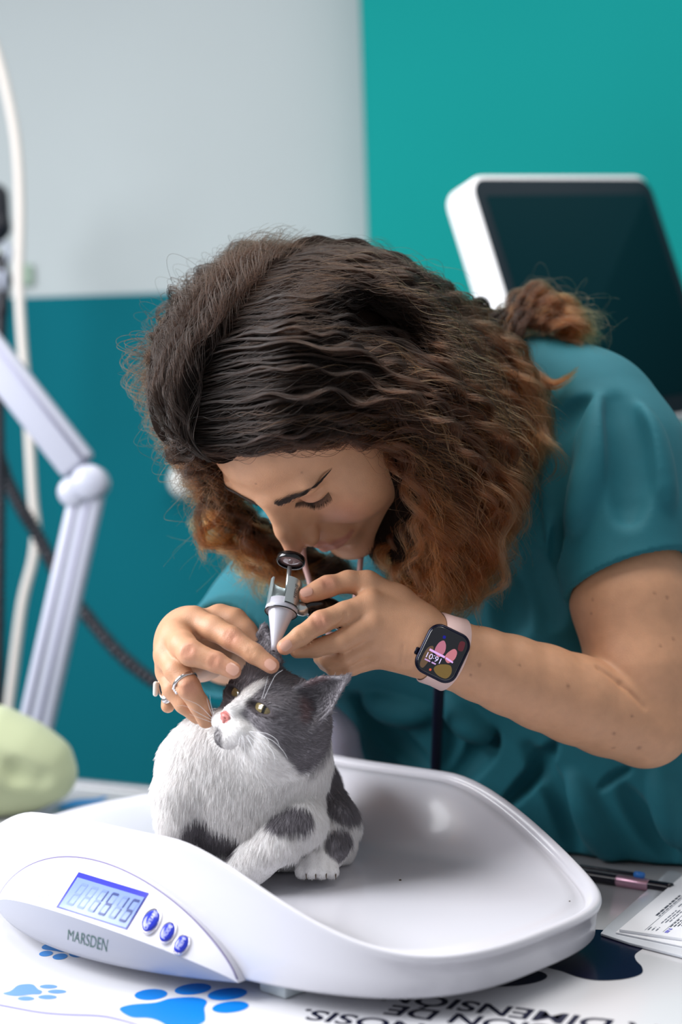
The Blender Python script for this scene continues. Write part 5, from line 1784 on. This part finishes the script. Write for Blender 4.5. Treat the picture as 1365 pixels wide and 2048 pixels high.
wprint('bar', [(-10.8, 0.6), (3.2, 1.0), (3.2, 2.8), (-10.8, 2.4)], (206, 160, 214), 0.4, 0.0022, 0)
wprint('bar', [(4.2, 1.2), (11, 2.2), (11, 3.6), (4.2, 2.8)], (206, 160, 214), 0.4, 0.0022, 0)
M_wtext = mat('lilac digits', (206, 192, 232), 0.4, emit=0.5)
V, Fc = text_vf('16:01', 1.0, 0.0)
x0, x1 = V[:, 0].min(), V[:, 0].max(); y0, y1 = V[:, 1].min(), V[:, 1].max()
obj_from('time_digits', [wpt(1.5 - 12.5 * (v[0] - x0) / (x1 - x0), 4.0 + 4.6 * (v[1] - y0) / (y1 - y0), 0.0023) for v in V], Fc, M_wtext, glass, smooth=False)
for a, b in ((-11, -6.0), (-4.8, -1.0)):
    wprint('caption_line', [(a, 9.6), (b, 9.6), (b, 10.8), (a, 10.8)], (190, 150, 200), 0.3, 0.0022, 0)
# band around the wrist
ctr = W(884, 1303, 1.2025)
e1_ = unit(wn - axd * (wn @ axd)); e2_ = np.cross(axd, e1_)
NBn = 90
V, Fc = [], []
secs = []
for i in range(NBn):
    a = TAU * i / NBn
    d = math.cos(a) * e1_ + math.sin(a) * e2_
    row = []
    for wofs in (-0.0108, -0.0095, 0.0, 0.0095, 0.0108):
        o = ctr + axd * wofs
        t = 0.05
        for _ in range(60):
            q = float(B.eval((o + d * t)[None].astype(np.float32))[0])
            if q < 0.0004: break
            t -= max(q * 0.9, 0.0002)
            if t < 0.01: break
        row.append((o, d, t))
    secs.append(row)
tt = np.array([[c[2] for c in r] for r in secs])
tt = (tt + np.roll(tt, 1, 0) + np.roll(tt, -1, 0)) / 3
for i, row in enumerate(secs):
    for j, (o, d, t) in enumerate(row):
        ed = 0.0004 if j in (0, 4) else 0.0022
        V.append(o + d * (tt[i, j] + ed))
m_ = 5
for i in range(NBn):
    i2 = (i + 1) % NBn
    for j in range(m_ - 1):
        Fc.append((i * m_ + j, i * m_ + j + 1, i2 * m_ + j + 1, i2 * m_ + j))
obj_from('band', V, Fc, M_band, watch)

# ------------------------------------------------------------------ rings, bracelet, cords
M_silver = mat('silver', (214, 210, 210), 0.18, metal=1.0)
def torus_vf(c, axis, R, r, n=48, m=10, sq=1.0):
    x, y, z = frame_of(axis)
    V, Fc = [], []
    for i in range(n):
        a = TAU * i / n; rd = math.cos(a) * x + math.sin(a) * y
        for j in range(m):
            b = TAU * j / m
            V.append(c + rd * (R + r * math.cos(b)) + z * r * sq * math.sin(b))
    for i in range(n):
        for j in range(m):
            Fc.append((i * m + j, ((i + 1) % n) * m + j, ((i + 1) % n) * m + (j + 1) % m, i * m + (j + 1) % m))
    return V, Fc
ra, rb = W(354, 1340, 1.160), W(377, 1374, 1.150)
rc_ = ra * 0.30 + rb * 0.70
rax = unit(rb - ra)
rg = thing('finger_ring', 'slim silver ring with tiny stones on the bent finger', 'ring', rc_)
V, Fc = torus_vf(rc_, rax, 0.0102, 0.0011, sq=1.5)
obj_from('ring_band', V, Fc, M_silver, rg)
sd = unit(W(352, 1392, 1.15) - W(377, 1366, 1.15)); sd = unit(sd - rax * (sd @ rax) + np.array((0, -0.55, 0)))
for k in (-1, 0, 1):
    V, Fc = lathe_vf(rc_ + sd * 0.0108 + rax * 0.0022 * k, sd, [(0, -0.001), (0.0013, -0.0005), (0.0014, 0.0006), (0.0008, 0.0014), (0, 0.0015)], 10)
    obj_from('stone', V, Fc, mat('clear crystal', (236, 232, 236), 0.08, metal=0.4), rg)
br = thing('bracelet', 'silver charm bracelet hanging below the hand over the cat', 'bracelet', W(324, 1395, 1.2))
V, Fc = tube_vf(spline([W(322, 1350, 1.215), W(316, 1372, 1.205), W(322, 1392, 1.20), W(334, 1402, 1.195), W(348, 1404, 1.20)], 30), 0.0011, 8)
obj_from('chain', V, Fc, M_silver, br)
S_ = Solid(); S_.chain([J(312, 1368, 1.2, 2.4), J(311, 1388, 1.2, 2.2)], 0.001)
v_, f_ = S_.mesh(0.0008); fast_mesh('bead', v_, f_, mat('ivory bead', (222, 214, 204), 0.3), br)
V, Fc = lathe_vf(W(333, 1398, 1.192), (0, -1, 0.2), [(0, -0.003), (0.0036, -0.002), (0.0042, 0), (0.0036, 0.002), (0, 0.003)], 20)
obj_from('charm', V, Fc, M_silver, br)

M_pinkc = mat('dusty pink cord', (196, 160, 156), 0.6)
V, Fc = tube_vf(spline([W(745, 1030, 1.33), W(728, 1090, 1.305), W(722, 1120, 1.295), W(718, 1155, 1.285), W(700, 1240, 1.27), W(665, 1270, 1.268), W(636, 1230, 1.27), W(620, 1165, 1.275), W(609, 1125, 1.285), W(606, 1080, 1.31)], 80), 0.0026, 10)
tag(obj_from('lanyard', V, Fc, M_pinkc), 'dusty pink cord hanging from the neck behind the otoscope', 'lanyard')
hits = []
for x, y in ((900, 1240), (888, 1300), (880, 1360), (877, 1420), (874, 1490), (871, 1560), (869, 1600)):
    p, n = C.hit(x, y, 1.1, 1.9)
    hits.append((x, y, p[1] if p is not None else 1.42))
dm = np.polyfit([h[1] for h in hits], [h[2] for h in hits], 1)
lo_d = min(h[2] - np.polyval(dm, h[1]) for h in hits)
pts = [W(x, y, np.polyval(dm, y) + lo_d - 0.005) for x, y, d in hits]
V, Fc = tube_vf(spline(pts, 50), 0.0055, 14, flat=0.45, hint=(1, 0, 0))
tag(obj_from('navy_strap', V, Fc, mat('navy strap', (16, 18, 44), 0.45)), 'navy strap hanging down the front of the teal scrub top', 'strap')
# made-up lilac wedge for a bit of undershirt lit by the window
S_ = Solid()
D = 1.50
S_.chain([(W(648, 1430, D), 0.016), (W(665, 1480, D), 0.024), (W(672, 1560, D), 0.030), (W(670, 1640, D), 0.034)], 0.02)
S_.chain([(W(690, 1500, D - 0.012), 0.004), (W(655, 1450, D - 0.016), 0.003)], 0.008, -1)
v_, f_ = S_.mesh(0.003)
tag(fast_mesh('lit_undershirt_piece', v_, f_, mat('pale lilac cloth', (196, 192, 212), 0.6)), 'made-up pale lilac wedge for window-lit undershirt between the cat back and the scrub top', 'cloth')
